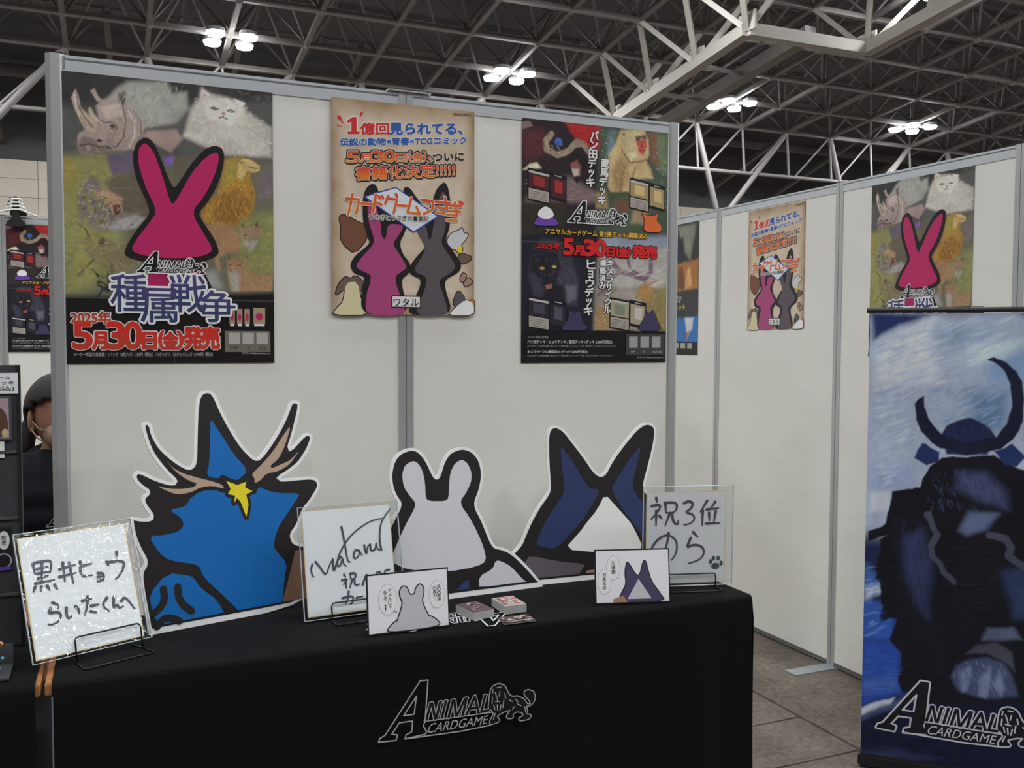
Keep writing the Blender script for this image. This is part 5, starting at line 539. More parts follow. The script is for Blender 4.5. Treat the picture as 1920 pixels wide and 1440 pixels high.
# row of V columns and the upright lattice girder that carry the far edge of the frame
props = thing('roof_columns', kind='structure'); YC, ZC = N(0, 1)[1], 9.2
member('tie_beam', (N(I0, 1)[0], YC, ZC), (N(I1, 1)[0], YC, ZC), .17, None, props, MESH_TUBE)
for i in range(I0, I1):
    x, y, z = N(i, 1); member('upright', (x, y, z), (x + .15, y, ZC), .11, None, props, MESH_TUBE)
    member('brace', N(i + 1, 1), (x + .45, y, ZC), .10, None, props, MESH_TUBE)
for a_ in (-4, -1, 2, 5, 8, 11, 14):
    p, q = N(a_, 1), N(a_ + 2, 1); bx = p[0] + 1.3
    member('column_arm', p, (bx, YC, 7.0), .26, None, props, MESH_TUBE); member('column_arm', q, (bx + .1, YC, 7.0), .26, None, props, MESH_TUBE)
    member('column_shaft', (bx, YC, 0), (bx, YC, 7.2), .6, None, props, MESH_TUBE)
member('duct_pipe', (-15, 42, 12.1), (45, 42, 12.35), .5, None, props, MESH_TUBED)
for k in range(-3, 10): member('rafter', (k * 4.4, YC, 12.6), (k * 4.4 + .3, 45, 9.9), .2, None, props, MESH_BARD)

# ---------------------------------------------------------------- ceiling lamps
M_lampglass = glow('lamp_light', (.97, .99, 1.0), 68.0)
M_lampbody = mat('lamp_body', '#70706f', .5, .3)
def lamp_cluster(i, j, label, group):
    x, y, z = N(i, j); t = thing('ceiling_lamp', label, 'ceiling lamp', (x, y, z - .12), 0, group)
    b = bmesh.new(); abox(b, (-.75, -.06, .12), (.75, .06, .22)); abox(b, (-.06, -.75, .12), (.06, .75, .22)); abox(b, (-.05, -.05, .2), (.05, .05, .5)); bm_obj('mounting_cross', b, M_lampbody, t)
    for sx in (-1, 1):
        for sy in (-1, 1):
            cx, cy = sx * .52, sy * .52
            b = bmesh.new(); atube(b, [(cx, cy, -.02), (cx, cy, .10), (cx, cy, .22)], [.30, .30, .12], 14); bmesh.ops.recalc_face_normals(b, faces=b.faces[:]); bm_obj('housing', b, M_lampbody, t, False)
            b = bmesh.new(); atube(b, [(cx, cy, -.13), (cx, cy, -.025)], [.25, .29], 14); bmesh.ops.recalc_face_normals(b, faces=b.faces[:]); bm_obj('lens', b, M_lampglass, t, False)
    ld = bpy.data.lights.new('lamp_light', 'AREA'); ld.shape = 'DISK'; ld.size = 1.6; ld.energy = LAMP_POWER; ld.color = (.97, .99, 1.0)
    lo = bpy.data.objects.new('light_beam', ld); COL.objects.link(lo); lo.parent = t; lo.location = (0, 0, -.16)
    return t
vis = {(0, 0): 'four-lamp fixture glowing above the rhino and cat poster at upper left', (4, 0): 'four-lamp fixture glowing above the joint beside the deck poster', (8, 0): 'four-lamp fixture beside the lower end of the dark roof girder', (12, 0): 'four-lamp fixture glowing above the right booth wall', (8, -4): 'four-lamp fixture cut by the top edge above the pale girder'}
for (i, j), lb in vis.items(): lamp_cluster(i, j, lb, 'ceiling lamp fixtures')
for i in (-8, -4, 0, 4, 8, 12, 16):
    for j in (0, -4, -8, -12, -16, -20):
        if (i, j) not in vis and (j < 0 or i in (-4, -8, 16)): lamp_cluster(i, j, 'four-lamp ceiling fixture farther along the hall, outside the view', 'ceiling lamp fixtures out of view')

# ---------------------------------------------------------------- booth walls
def post_profile(flat):
    if flat: return [(-.024, -.022), (-.002, -.022), (-.002, -.018), (.002, -.018), (.002, -.022), (.024, -.022), (.024, .022), (-.024, .022)]
    return [(-.012, -.025), (.012, -.025), (.025, -.012), (.025, .012), (.012, .025), (-.012, .025), (-.025, .012), (-.025, -.012)]
def booth_wall(name, origin, yaw, n, ends=(True, True)):
    """system wall running along local x from 0; front faces local -y"""
    t = thing(name, loc=origin, rz=yaw, kind='structure'); P = .99
    for k in range(n + 1):
        end = k in (0, n)
        o = profile_z('post', post_profile(not end), 0, 2.40, M_alu, t); o.location = (k * P, 0, 0)
        box('post_cap', (-.02, -.02, 2.4), (.02, .02, 2.404), M_black, t).location = (k * P, 0, 0)
    for k in range(n):
        a = k * P + .024; b = (k + 1) * P - .024
        box('panel', (a - .004, -.018, .03), (b + .004, -.012, 2.36), M_panel, t)
        bm = bmesh.new(); abox(bm, (a, -.021, 2.352), (b, .021, 2.384)); abox(bm, (a, -.012, 2.384), (b, .012, 2.390)); abox(bm, (a, -.021, 2.390), (b, .021, 2.398)); bm_obj('top_rail', bm, M_alu_rail, t)
        box('bottom_rail', (a, -.016, .006), (b, .016, .045), M_aludark, t)
    return t
w_main = booth_wall('wall_front', (-.131, 2.879, 0), 0, 2)
w_right = booth_wall('wall_right', (3.297, 6.563, 0), -PI / 2, 6)
w_back = booth_wall('wall_back', (-3.6, 6.76, 0), 0, 7)
box('foot_plate', (2.93, -.27, 0), (3.01, .0, .006), mat('foot_steel', '#74787a', .5, .3), w_right)
bm = bmesh.new(); abox(bm, (.93, -.03, 2.40), (1.07, .03, 2.404)); bm_obj('joint_plate', bm, M_alu, w_main)
box('foot_plate', (.93, .03, 0), (1.05, .30, .006), M_alu_rail, w_main)
# ---------------------------------------------------------------- the printed word mark with the lion
LW, LH = .414, .146
def draw_logo(art, fn, sc, line, fill, layer, lw=.0042, word=None):
    g = lambda ps: [fn(p) for p in ps]
    w = lw * sc
    art.fill(g(D['logo_a']), fill, layer + 2, [g(D['logo_hole'])]) if fill else None
    art.stroke(g(D['logo_a']), w * 2 if fill else w, line, layer + (1 if fill else 3), True)
    art.stroke(g(D['logo_hole']), w * (1 if fill else 1), line, layer + 3, True)
    for s in D['logo_letters']: art.stroke(g(s), .0066 * sc + w * 1.5, line, layer + 1)
    for s in D['logo_serifs']: art.stroke(g(s), .0030 * sc + w * 1.5, line, layer + 1)
    if fill: art.fill(g(D['logo_band']), fill, layer + 1)
    for s in D['logo_letters']: art.stroke(g(s), .0066 * sc, fill or '#131417', layer + 2)
    for sfx in D['logo_serifs']: art.stroke(g(sfx), .0030 * sc, fill or '#131417', layer + 2)
    art.stroke(g(D['logo_under']), w, line, layer + 3); art.stroke(g(D['logo_mid']), w * .8, line, layer + 3)
    lion = chaikin(g(D['logo_lion']))
    art.stroke(lion, w * 1.8, line, layer + 1, True)
    art.fill(lion, fill or '#131417', layer + 2)
    for s in D['logo_lion_marks']: art.stroke(g(s), w * .8, line, layer + 4)
    q = D['logo_word']; vs, fs, be = glyphs('CARDGAME', .022, .28)
    x0 = min(v[0] for v in vs); x1 = max(v[0] for v in vs); y0 = min(v[1] for v in vs); y1 = max(v[1] for v in vs)
    P = []
    for x, y in vs:
        s = (x - x0) / (x1 - x0); t = (y - y0) / (y1 - y0)
        a = [q[0][k] + (q[1][k] - q[0][k]) * s for k in (0, 1)]; b = [q[3][k] + (q[2][k] - q[3][k]) * s for k in (0, 1)]
        P.append(fn((a[0] + (b[0] - a[0]) * t, a[1] + (b[1] - a[1]) * t)))
    art.add(P, fs, lin(word or line), layer + 4)
def fit_logo(bx):
    if len(bx) == 2: bx = (bx[0], (bx[1][0], bx[0][1]), (bx[0][0], bx[1][1]))
    o, e, t = bx
    return (lambda p: (o[0] + p[0] / LW * (e[0] - o[0]), o[1] + p[0] / LW * (e[1] - o[1]) + p[1] / LH * (t[1] - o[1]))), (e[0] - o[0]) / LW

def sheet(name, label, group=None): return thing(name, label, 'poster', group=group)

# ---------------------------------------------------------------- poster with the painted animals
def make_poster_a():
    t = sheet('poster', None); W, H = .565, .80
    painting('painted_sheet', W, H, 370, 524, '#5c5a4a', D['paint1'], M_poster, t, dabs=D['dab1'], warp=.0025, creases=((W / 2,), (H * .23, H * .425, H * .615)))
    a = Art()
    # plain two-eared shape without any drawing inside
    a.fill(chaikin(D['rabbit1_b'], 1), '#8e1f4e', 2)
    a.stroke([D['rabbit1_b'][1], D['rabbit1_b'][2]], .012, '#1a1718', 2)
    a.fill(chaikin(D['rabbit1_o'], 2), '#1a1718', 3); a.fill(chaikin(D['rabbit1_i'], 2), '#9c2153', 4)
    a.build('printed_artwork', M_poster, t)
    a = Art(); B = D['box1']
    fn, sc = fit_logo(B['logo']); draw_logo(a, fn, sc, '#c4c4c4', '#161416', 5, .006, '#e0e0e0')
    (u0, va), (u1, vb) = B['t1']; wv = (u1 - u0) / 4; H0 = (vb - va)
    for k, ch in enumerate('種属戦争'):
        lo_ = va + (0.22, 0.0, .22, .02)[k] * H0; hi_ = va + (1.0, .72, 1.02, .70)[k] * H0
        a.text(ch, ((u0 + k * wv * .98 - .006, lo_), (u0 + (k + 1) * wv * 1.02 + .006, hi_)), '#3f3a63', 9, .03, ((.014, '#c8cad0'),), c2='#283452')
    a.text('2025年', B['y'], '#8c2a22', 6, .05, ((.0075, '#d8d4ce'), (.003, '#1d1010')), c2='#a0452a')
    (u0, va), (u1, vb) = B['d']; w = u1 - u0
    for ch, s0, s1, h in (('5', 0, .12, 1), ('月', .125, .215, .62), ('3', .22, .335, 1), ('0', .335, .45, 1), ('日', .46, .55, .62), ('(', .57, .60, .66), ('金', .60, .70, .64), (')', .70, .735, .66), ('発', .745, .87, .84), ('売', .87, .995, .84)):
        a.text(ch, ((u0 + s0 * w, va), (u0 + s1 * w, va + (vb - va) * h)), '#b0231f', 6, .08, ((.011, '#d5d2ce'), (.005, '#240e0c')), c2='#9a3324')
    a.text('メーカー希望小売価格：1パック（6枚入り）330円（税込） / 1ボックス（18パック入り）5,940円（税込）', B['price'], '#9a9a9a', 5)
    a.build('lettering', M_poster, t)
    a = Art(); p0, p1 = B['panel']; a.rect(p0, p1, '#5f5a54', 4)
    for q in B['q']: a.rect(q[0], q[1], '#8f8d8a', 5)
    for q, s in zip(B['ql'], ('HP', 'X', 'YouTube')): a.text(s, q if s != 'X' else ((q[0][0] + .007, q[0][1]), (q[1][0] - .007, q[1][1])), '#2e2c2a', 5)
    a.text('©ワタル ©daiko printing inc.', B['cr'], '#9a9a9a', 5)
    for q in B['pk']:
        a.rect(q[0], q[1], '#17151a', 4); (x0, y0), (x1, y1) = q
        n = 3 if x1 - x0 > .045 else 1
        for k in range(n):
            b0 = x0 + (x1 - x0) * (k / n + .06); b1 = x0 + (x1 - x0) * ((k + 1) / n - .04)
            a.rect((b0, y0 + .012), (b1, y1 - .004), '#8a7a62', 5); a.ell(((b0 + b1) / 2, (y0 + y1) / 2 + .002), (b1 - b0) * .3, .011, '#9c2153', 6); a.rect((b0 + .002, y0 + .006), (b1 - .002, y0 + .012), '#bcbcc0', 6)
    a.build('small_print_panel', M_poster, t)
    return t
pa = make_poster_a(); place(pa, (-.117, 2.8575, 1.555))
tag(pa, 'painted animal poster with pink shape and red date, at left end of front wall', group='painted animal posters')
pa2 = copy_tree(pa); place(pa2, (3.2765, 3.382, 1.563), -PI / 2)
tag(pa2, 'painted animal poster on the right wall, its foot behind the blue banner', group='painted animal posters')

# ---------------------------------------------------------------- tan comic poster
def tan_mat():
    m = bpy.data.materials.new('old_paper'); m.use_nodes = True; nt = m.node_tree; b = nt.nodes['Principled BSDF']
    tc = nt.nodes.new('ShaderNodeTexCoord'); gr = nt.nodes.new('ShaderNodeTexNoise'); gr.inputs['Scale'].default_value = 9; gr.inputs['Detail'].default_value = 8
    nt.links.new(tc.outputs['Object'], gr.inputs['Vector']); r = nt.nodes.new('ShaderNodeValToRGB'); e = r.color_ramp.elements
    e[0].position = .3; e[0].color = lin('#a08f78') + (1,); e[1].position = .65; e[1].color = lin('#b5a797') + (1,)
    nt.links.new(gr.outputs[0], r.inputs[0])
    # scorched rim of the printed paper
    sx = nt.nodes.new('ShaderNodeSeparateXYZ'); nt.links.new(tc.outputs['Generated'], sx.inputs[0])
    def tri(sock):
        a = nt.nodes.new('ShaderNodeMath'); a.operation = 'SUBTRACT'; a.inputs[1].default_value = .5; nt.links.new(sock, a.inputs[0])
        c = nt.nodes.new('ShaderNodeMath'); c.operation = 'ABSOLUTE'; nt.links.new(a.outputs[0], c.inputs[0]); return c.outputs[0]
    mx = nt.nodes.new('ShaderNodeMath'); mx.operation = 'MAXIMUM'; nt.links.new(tri(sx.outputs[0]), mx.inputs[0]); nt.links.new(tri(sx.outputs[2]), mx.inputs[1])
    ad = nt.nodes.new('ShaderNodeMath'); ad.operation = 'MULTIPLY_ADD'; ad.inputs[1].default_value = .22; nt.links.new(gr.outputs[0], ad.inputs[0]); nt.links.new(mx.outputs[0], ad.inputs[2])
    r2 = nt.nodes.new('ShaderNodeValToRGB'); r2.color_ramp.elements[0].position = .52; r2.color_ramp.elements[0].color = (0, 0, 0, 1); r2.color_ramp.elements[1].position = .64; r2.color_ramp.elements[1].color = (1, 1, 1, 1)
    nt.links.new(ad.outputs[0], r2.inputs[0]); mi = nt.nodes.new('ShaderNodeMixRGB'); nt.links.new(r2.outputs[0], mi.inputs[0]); nt.links.new(r.outputs[0], mi.inputs[1]); mi.inputs[2].default_value = lin('#7a5c38') + (1,)
    nt.links.new(mi.outputs[0], b.inputs['Base Color']); b.inputs['Roughness'].default_value = .45; return m
M_tan = tan_mat()
def make_poster_b():
    t = sheet('poster', None); W, H = .464, .655
    box('paper_sheet', (0, 0, 0), (W, .0006, H), M_tan, t)
    a = Art()
    for c, p in D['p2blobs']:
        p = chaikin(p, 1); a.fill(p, '#1f1b1c', 1) if False else None; a.stroke(p, .006, '#1f1b1c', 1, True); a.fill(p, c, 2)
    a.fill(chaikin(D['p2gray_o'], 2), '#1e1a1c', 3); a.fill(chaikin(D['p2pink_o'], 2), '#1e1a1c', 3)
    a.fill(chaikin(D['p2gray_i'], 2), '#4c454b', 4); a.fill(chaikin(D['p2pink_i'], 2), '#8c3a65', 4)
    a.stroke(D['p2diamond'], .008, '#24408c', 5, True); a.fill(D['p2diamond'], '#b4b8bf', 6)
    (x0, y0), (x1, y1) = D['p2plate']; a.rect((x0, y0), (x1, y1), '#161414', 5); a.rect((x0 + .0035, y0 + .0035), (x1 - .0035, y1 - .0035), '#b9b7b5', 6)
    a.build('printed_artwork', M_poster, t)
    a = Art(); T = D['p2text']
    a.text('KADOKAWA', T['k'], '#43362d', 1, .05)
    for p in D['p2burst']: a.fill(p, '#a8282a', 1)
    wt = ((.007, '#c0bcb8'),)
    o1_, e1_, t1_ = T['one']; q1 = lambda x, y: (o1_[0] + (e1_[0] - o1_[0]) * x, o1_[1] + (e1_[1] - o1_[1]) * x + (t1_[1] - o1_[1]) * y)
    one = [q1(x, y) for x, y in ((.05, 0), (1, 0), (1, .16), (.78, .16), (.78, 1), (.45, 1), (.05, .82), (.05, .64), (.36, .72), (.36, .16), (.05, .16))]
    a.stroke(one, .007, '#c0bcb8', 1, True); a.fill(one, '#a8282a', 2); a.text('億回', T['r'], '#a8282a', 1, .05, wt); a.text('見られてる、', T['b'], '#2b4d8e', 1, .07, wt)
    a.text('伝説の動物×青春×TCGコミック', T['b2'], '#2b4d8e', 1, .06, ((.005, '#c0bcb8'),))
    ow = ((.013, '#1c1616'), (.005, '#c8beb4'))
    (o, e, tl) = T['o1']; ex = (e[0] - o[0], e[1] - o[1]); hh = tl[1] - o[1]
    for ch, s0, s1, h in (('5', 0, .14, 1), ('月', .15, .28, .75), ('3', .28, .42, 1), ('0', .42, .56, 1), ('日', .57, .69, .75), ('(', .715, .74, .95), ('金', .75, .89, .85), (')', .895, .92, .95), ('、', .95, 1.0, .4)):
        a.text(ch, ((o[0] + s0 * ex[0], o[1] + s0 * ex[1]), (o[0] + s1 * ex[0], o[1] + s1 * ex[1]), (o[0] + s0 * ex[0], o[1] + s0 * ex[1] + hh * h)), '#b23a2c', 1, .05, ow, c2='#b8702a')
    a.text('ついに', T['o1b'], '#1c1616', 2, .06, ((.005, '#c0bcb8'),))
    a.text('書籍化決定!!!!!', T['o2'], '#b02f2a', 1, .04, ow, c2='#bf6a24')
    for s in D['p2title']: a.stroke(s, .0125, '#c9c0b8', 8)
    z0 = min(p[1] for s in D['p2title'] for p in s); z1 = max(p[1] for s in D['p2title'] for p in s)
    for s in D['p2title']:
        for p, q in zip(s, s[1:]):
            k = (z1 - (p[1] + q[1]) / 2) / (z1 - z0); c0 = lin('#b23228'); c1 = lin('#b8682a'); a.stroke([p, q], .0085, tuple(c0[i] + (c1[i] - c0[i]) * k for i in range(3)), 9)
    a.text('うさぎとうさぎの奮闘記', T['sub'], '#1c1616', 9, .02, ((.004, '#b8b4b2'),))
    a.text('ワタル', T['name'], '#161414', 8, .02)
    a.build('lettering', M_poster, t)
    return t
pb = make_poster_b(); place(pb, (.622, 2.8515, 1.705))
tag(pb, 'tan comic poster across the middle post of the front wall', group='tan comic posters')
pb2 = copy_tree(pb); place(pb2, (3.2765, 4.302, 1.69), -PI / 2)
tag(pb2, 'tan comic poster on the right wall beside the aluminium joint', group='tan comic posters')

# ---------------------------------------------------------------- four-picture deck poster
def make_poster_c():
    t = sheet('poster', None); W, H = .566, .811
    painting('painted_sheet', W, H, 370, 524, '#2a2426', D['paint3'], M_poster, t, dabs=D['dab3'], warp=.0025, creases=((), (H * .5,)), seed=9)
    a = Art(); Q = D['p3']
    for k, (p, q) in enumerate(Q['cards']):
        a = Art()
        x0, x1 = p[0], q[0]; y1, y0 = p[1], q[1]; sk = -.012
        quad = lambda a0, b0, a1, b1: [(x0 + (x1 - x0) * a0, y0 + (y1 - y0) * b0 + sk * a0), (x0 + (x1 - x0) * a1, y0 + (y1 - y0) * b0 + sk * a1), (x0 + (x1 - x0) * a1, y0 + (y1 - y0) * b1 + sk * a1), (x0 + (x1 - x0) * a0, y0 + (y1 - y0) * b1 + sk * a0)]
        a.fill(quad(0, 0, 1, 1), '#16141a', 2); art_c = ('#3a2024', '#3a2024', '#8a7a58', '#8a7a58', '#24232c', '#24232c', '#8c8470', '#8c8470')[k]
        if k % 2 == 0:
            a.fill(quad(.05, .42, .95, .93), art_c, 3); a.fill(quad(.05, .05, .95, .38), '#8f8880', 3); a.fill(quad(.05, .86, .95, .93), '#a09a92', 4)
            for r_ in range(4): a.fill(quad(.1, .09 + r_ * .07, .85, .105 + r_ * .07), '#5a544e', 4)
            a.fill(quad(.25, .50, .75, .80), ('#7a2a26', 0, '#b09a6a', 0, '#3c3b46', 0, '#6a7060')[k], 4)
        else: a.fill(quad(.06, .1, .94, .85), art_c, 3); a.fill(quad(.3, .3, .75, .75), ('', '#8a2a26', '', '#b09a6a', '', '#44434e', '', '#a5a09a')[k], 4); a.fill(quad(.3, .9, .7, .94), '#8a8684', 4)
        a.build('card_picture', M_poster, t)
    for c, p in Q['blobs']: a = Art(); p = chaikin(p, 1); a.stroke(p, .004, '#17141a', 5, True); a.fill(p, c, 6); a.build('printed_shape', M_poster, t)
    a = Art(); ol = ((.006, '#1a1618'),)
    for kk, tx in (('v1', 'パン田デッキ'), ('v2', '蔵馬デッキ'), ('v3', 'ヒョウデッキ'), ('v4', '構築済み'), ('v5', 'キメラサイクル')): a.vtext(tx, *Q[kk], '#bdbcba', 4, .05, ol)
    fn, sc = fit_logo(Q['logo']); draw_logo(a, fn, sc, '#c4c4c4', '#161416', 4, .006, '#e0e0e0')
    a.text('アニマルカードゲーム 第2弾デッキ/構築済み', Q['sub'], '#b08a34', 5, .05, ((.005, '#17120c'),))
    a.text('2025年', Q['y'], '#a8211f', 5, .06, ((.006, '#120c0c'),))
    (o, e, tl) = Q['d']; ex = (e[0] - o[0], e[1] - o[1]); hh = tl[1] - o[1]
    for ch, s0, s1, h in (('5', 0, .10, 1), ('月', .11, .21, .6), ('3', .21, .32, 1), ('0', .325, .44, 1), ('日', .455, .535, .58), ('(', .555, .58, .62), ('金', .58, .68, .60), (')', .68, .705, .62), ('発', .735, .865, .78), ('売', .87, .995, .78)):
        a.text(ch, ((o[0] + s0 * ex[0], o[1] + s0 * ex[1]), (o[0] + s1 * ex[0], o[1] + s1 * ex[1]), (o[0] + s0 * ex[0], o[1] + s0 * ex[1] + hh * h)), '#b01f20', 5, .08, ((.010, '#120c0c'),))
    for k, s in (('t1', 'メーカー希望小売価格'), ('t2', 'パン田デッキ / ヒョウデッキ / 蔵馬デッキ 1デッキ 3,300円(税込)'), ('t3', '1デッキカード50枚(15種) / 領土カード10枚(3種) / ルールシート2枚 / 第2弾デッキPRカードパック1パック'), ('t4', 'キメラサイクル構築済み 1デッキ 3,850円(税込)'), ('t5', '1デッキカード50枚(20種) / 領土カード12枚(3種) / ルールシート2枚 / キメサイPRカードパック1パック')):
        a.text(s, Q[k], '#b4b3b1' if k in ('t2', 't4') else '#8c8b8a', 5, .012 if k in ('t2', 't4') else 0)
    a.rect(Q['panel'][0], Q['panel'][1], '#36353a', 4)
    for q in Q['q']: a.rect(q[0], q[1], '#858483', 5)
    for q, s in zip(Q['ql'], ('HP', 'X', 'YouTube')): a.text(s, q, '#9a9998', 5)
    a.text('©ワタル ©daiko printing inc.', Q['cr'], '#a5a4a3', 5)
    a.build('lettering', M_poster, t)
    return t
pc = make_poster_c(); place(pc, (1.257, 2.8575, 1.549))
tag(pc, 'dark deck poster with baboon, panther and deer at right end of front wall', group='deck posters')
pc2 = copy_tree(pc); place(pc2, (-.608, 6.7365, 1.537))
tag(pc2, 'dark deck poster hanging under a black clip on the distant back wall', group='deck posters')

# far poster on the right wall, mostly behind the front wall
pd = sheet('poster', 'dark poster with tiger and blue eagle pictures, half hidden past the front wall'); W, H = .57, .815
v = lambda *a: [(x * W, z * H) for x, z in a]
painting('painted_sheet', W, H, 120, 170, '#2a2a26', [('p', '#6a6e60', .03, v((.6, .98), (.95, .98), (.85, .72), (.7, .8))), ('p', '#20222a', .03, v((.4, .72), (.75, .72), (.7, .9), (.4, .85))), ('p', '#8a5a2e', .02, v((0, .46), (1, .5), (1, .72), (0, .66))), ('p', '#5a3a22', .02, v((.6, .5), (.75, .5), (.7, .68), (.62, .66))), ('p', '#b08a5a', .03, v((.75, .5), (.88, .52), (.85, .66), (.78, .64))), ('p', '#2a2a2e', .01, v((0, .28), (1, .3), (1, .48), (0, .44))), ('p', '#27609a', .02, v((0, .1), (1, .1), (1, .29), (0, .27))), ('p', '#a8acb0', .02, v((.75, .28), (.92, .28), (.9, .2), (.8, .14))), ('p', '#9a6a30', .01, v((.78, .16), (.86, .19), (.79, .11))), ('p', '#151417', .005, v((0, 0), (1, 0), (1, .1), (0, .1)))], M_poster, pd, seed=5)
a = Art(); fn, sc = fit_logo(((.25 * W, .40 * H), (.68 * W, .49 * H))); draw_logo(a, fn, sc, '#b8b8b8', '#1a1a1e', 1)
a.text('領土セット', ((.40 * W, .345 * H), (.76 * W, .385 * H)), '#b89a2a', 2, .03, ((.004, '#141210'),)); a.text('発売', ((.28 * W, .03 * H), (.52 * W, .085 * H)), '#c0a030', 2, .03, ((.006, '#141210'),))
for k in range(3): a.rect(((.55 + .13 * k) * W, .05 * H), ((.64 + .13 * k) * W, .09 * H), '#8a8988', 2)
a.build('lettering', M_poster, pd); place(pd, (3.2765, 5.352, 1.538), -PI / 2)

# ---------------------------------------------------------------- binder clip with tied white cord on the back wall
cl = thing('binder_clip', 'black clip with white ties gripping the top of the distant back wall', 'clip', (-.545, 6.70, 2.36))
b = bmesh.new(); aprism(b, chaikin([(-.05, -.03), (.05, -.03), (.055, .0), (.02, .02), (.018, .14), (-.018, .14), (-.02, .02), (-.055, .0)]), -.012, .012); bm_obj('jaw', b, M_black, cl)
box('spring', (-.035, .012, .04), (.06, .04, .075), M_black, cl, .004)
b = bmesh.new(); atube(b, [(-.045 + .0, -.002, .10), (-.03, -.004, .145), (0, -.004, .155), (.02, -.004, .14)], .006, 6); bm_obj('handle', b, M_black, cl, True)
b = bmesh.new()
for k in range(4):
    z = .075 + .022 * k; s = .06 - .008 * k
    atube(b, [(-s, -.005, z - .012), (-.02, -.016, z), (.02, -.016, z + .002), (s, -.005, z - .010)], .006, 6)
atube(b, [(-.05, -.014, .07), (-.13, -.02, .05)], .005, 6); atube(b, [(.05, -.014, .065), (.13, -.02, .035)], .005, 6)
bm_obj('white_ties', b, mat('white_cord', '#c0c0c0', .5), cl, True)
# ---------------------------------------------------------------- tables and cloths
ZT = .90
def make_table(name, label, x0, x1, y0, y1):
    t = thing(name, label, 'table')
    box('tabletop', (x0, y0, ZT - .030), (x1, y1, ZT - .004), M_ply, t, .003)
    for x in (x0 + .08, x1 - .08):
        for y in (y0 + .05, y1 - .05): tube('leg', [(x, y, 0), (x, y, ZT - .03)], .013, M_alu, t)
    for y in (y0 + .05, y1 - .05): tube('crossbar', [(x0 + .08, y, .25), (x1 - .08, y, .25)], .009, M_alu, t)
    return t
def make_cloth(name, label, x0, x1, yf, yb, seed, side=0):
    rr = random.Random(seed); n = 140; prof = []
    for s in np.linspace(yb, yf + .012, 10): prof.append((float(s), ZT, 0.0))
    for a in (30, 60, 90): prof.append((yf + .012 - .012 * math.sin(math.radians(a)), ZT - .012 + .012 * math.cos(math.radians(a)), 0.02))
    for k in range(1, 26): prof.append((yf, ZT - .012 - (ZT - .04) * k / 25, k / 25))
    bm = bmesh.new(); rows = []; ph = [rr.uniform(0, 6) for _ in range(5)]
    for (y, z, d) in prof:
        r_ = []
        for i in range(n + 1):
            x = x0 + (x1 - x0) * i / n
            w = .010 * math.sin(x * 9 + ph[0]) + .006 * math.sin(x * 21 + ph[1] + d * 1.2) + .004 * math.sin(x * 37 + ph[2])
            edge = min(1, (x1 - x) / .05) if side else 1
            dy = -abs(w) * d ** .8 * .9
            dz = (.0012 * math.sin(x * 17 + ph[3]) if d == 0 and y < yf + .2 else 0)
            r_.append(bm.verts.new((x + .012 * d * (1 if side and i == n else 0), y + dy, z + max(0, dz))))
        rows.append(r_)
    for a, b in zip(rows, rows[1:]):
        for i in range(n): bm.faces.new((a[i], b[i], b[i + 1], a[i + 1]))
    if side:   # end drop on the right
        col = [r_[n] for r_ in rows]
        m = 16; last = [v for v in col]
        topv = col[:13]; lvl = topv
        for k in range(1, m + 1):
            d = k / m; new = []
            for v in topv:
                new.append(bm.verts.new((v.co.x + .006 + .008 * d * (1 + math.sin(v.co.y * 40)), v.co.y - (.0 if v.co.y > yf + .01 else .004 * d), v.co.z - (ZT - .04) * d)))
            for i in range(len(new) - 1): bm.faces.new((lvl[i], lvl[i + 1], new[i + 1], new[i]))
            lvl = new
    bmesh.ops.recalc_face_normals(bm, faces=bm.faces[:])
    o = bm_obj(name, bm, M_cloth, None, True); tag(o, label, 'tablecloth')
    return o
make_table('display_table', 'folding table under the black cloth carrying the cut-out boards', -.141, 1.668, 2.165, 2.60)
cloth = make_cloth('tablecloth', 'black cloth with white lion logo covering the display table', -.127, 1.672, 2.152, 2.605, 4, 1)
make_table('display_table', 'neighbouring table at the left edge beside the orange wood gap', -1.95, -.150, 2.165, 2.60)
cloth2 = make_cloth('tablecloth', 'plain black cloth over the neighbouring table at the left edge', -1.96, -.158, 2.152, 2.605, 8)
box('edge_line', (-.1275, 2.147, .02), (-.1245, 2.1495, .872), mat('edge_line_grey', '#55585c', .8), cloth)  # pale grey upright line at the cloth's left end

a = Art(); draw_logo(a, lambda p: p, 1.0, '#8f9195', None, 1, .0030, '#8f9195')
lo = a.build('front_logo', M_fabprint, cloth); place(lo, (.571, 2.1365, .655))
a = Art(); draw_logo(a, lambda p: p, 1.0, '#a8abae', None, 1, .0042, '#a8abae')
lo = a.build('top_logo', M_fabprint, cloth)
lo.matrix_world = Matrix(((-1, 0, 0, .988), (0, 0, -1, 2.305), (0, -1, 0, ZT + .0022), (0, 0, 0, 1)))

# ---------------------------------------------------------------- cut-out boards
up = lambda ps, m=.021: [(u, max(v, m)) for u, v in ps]     # print stops short of the board's foot
def standee(name, label, outer, o, yaw, lean, ins):
    t = thing(name, label, 'cut-out board', group='cut-out display boards')
    p = chaikin(D[outer], 2); p = [(u, 0.0 if v < .006 else v) for u, v in p]
    b = bmesh.new(); aprism(b, p, 0, .007); bm_obj('board', b, M_foam, t)
    cx = sum(q[0] for q in p) / len(p)
    b = bmesh.new(); v = [b.verts.new(q) for q in ((cx - .04, .008, .0), (cx + .04, .008, .0), (cx + .03, .008, .22), (cx - .03, .008, .22), (cx - .04, .075, .012), (cx + .04, .075, .012))]
    b.faces.new((v[4], v[5], v[2], v[3])); bm_obj('easel_flap', b, M_foam, t)
    place(t, (o[0], o[1], o[2] + .0015), yaw, lean)
    a = Art(); a.fill([(u, max(v, .015)) for u, v in inset(p, ins)], '#191617', 1); return t, a
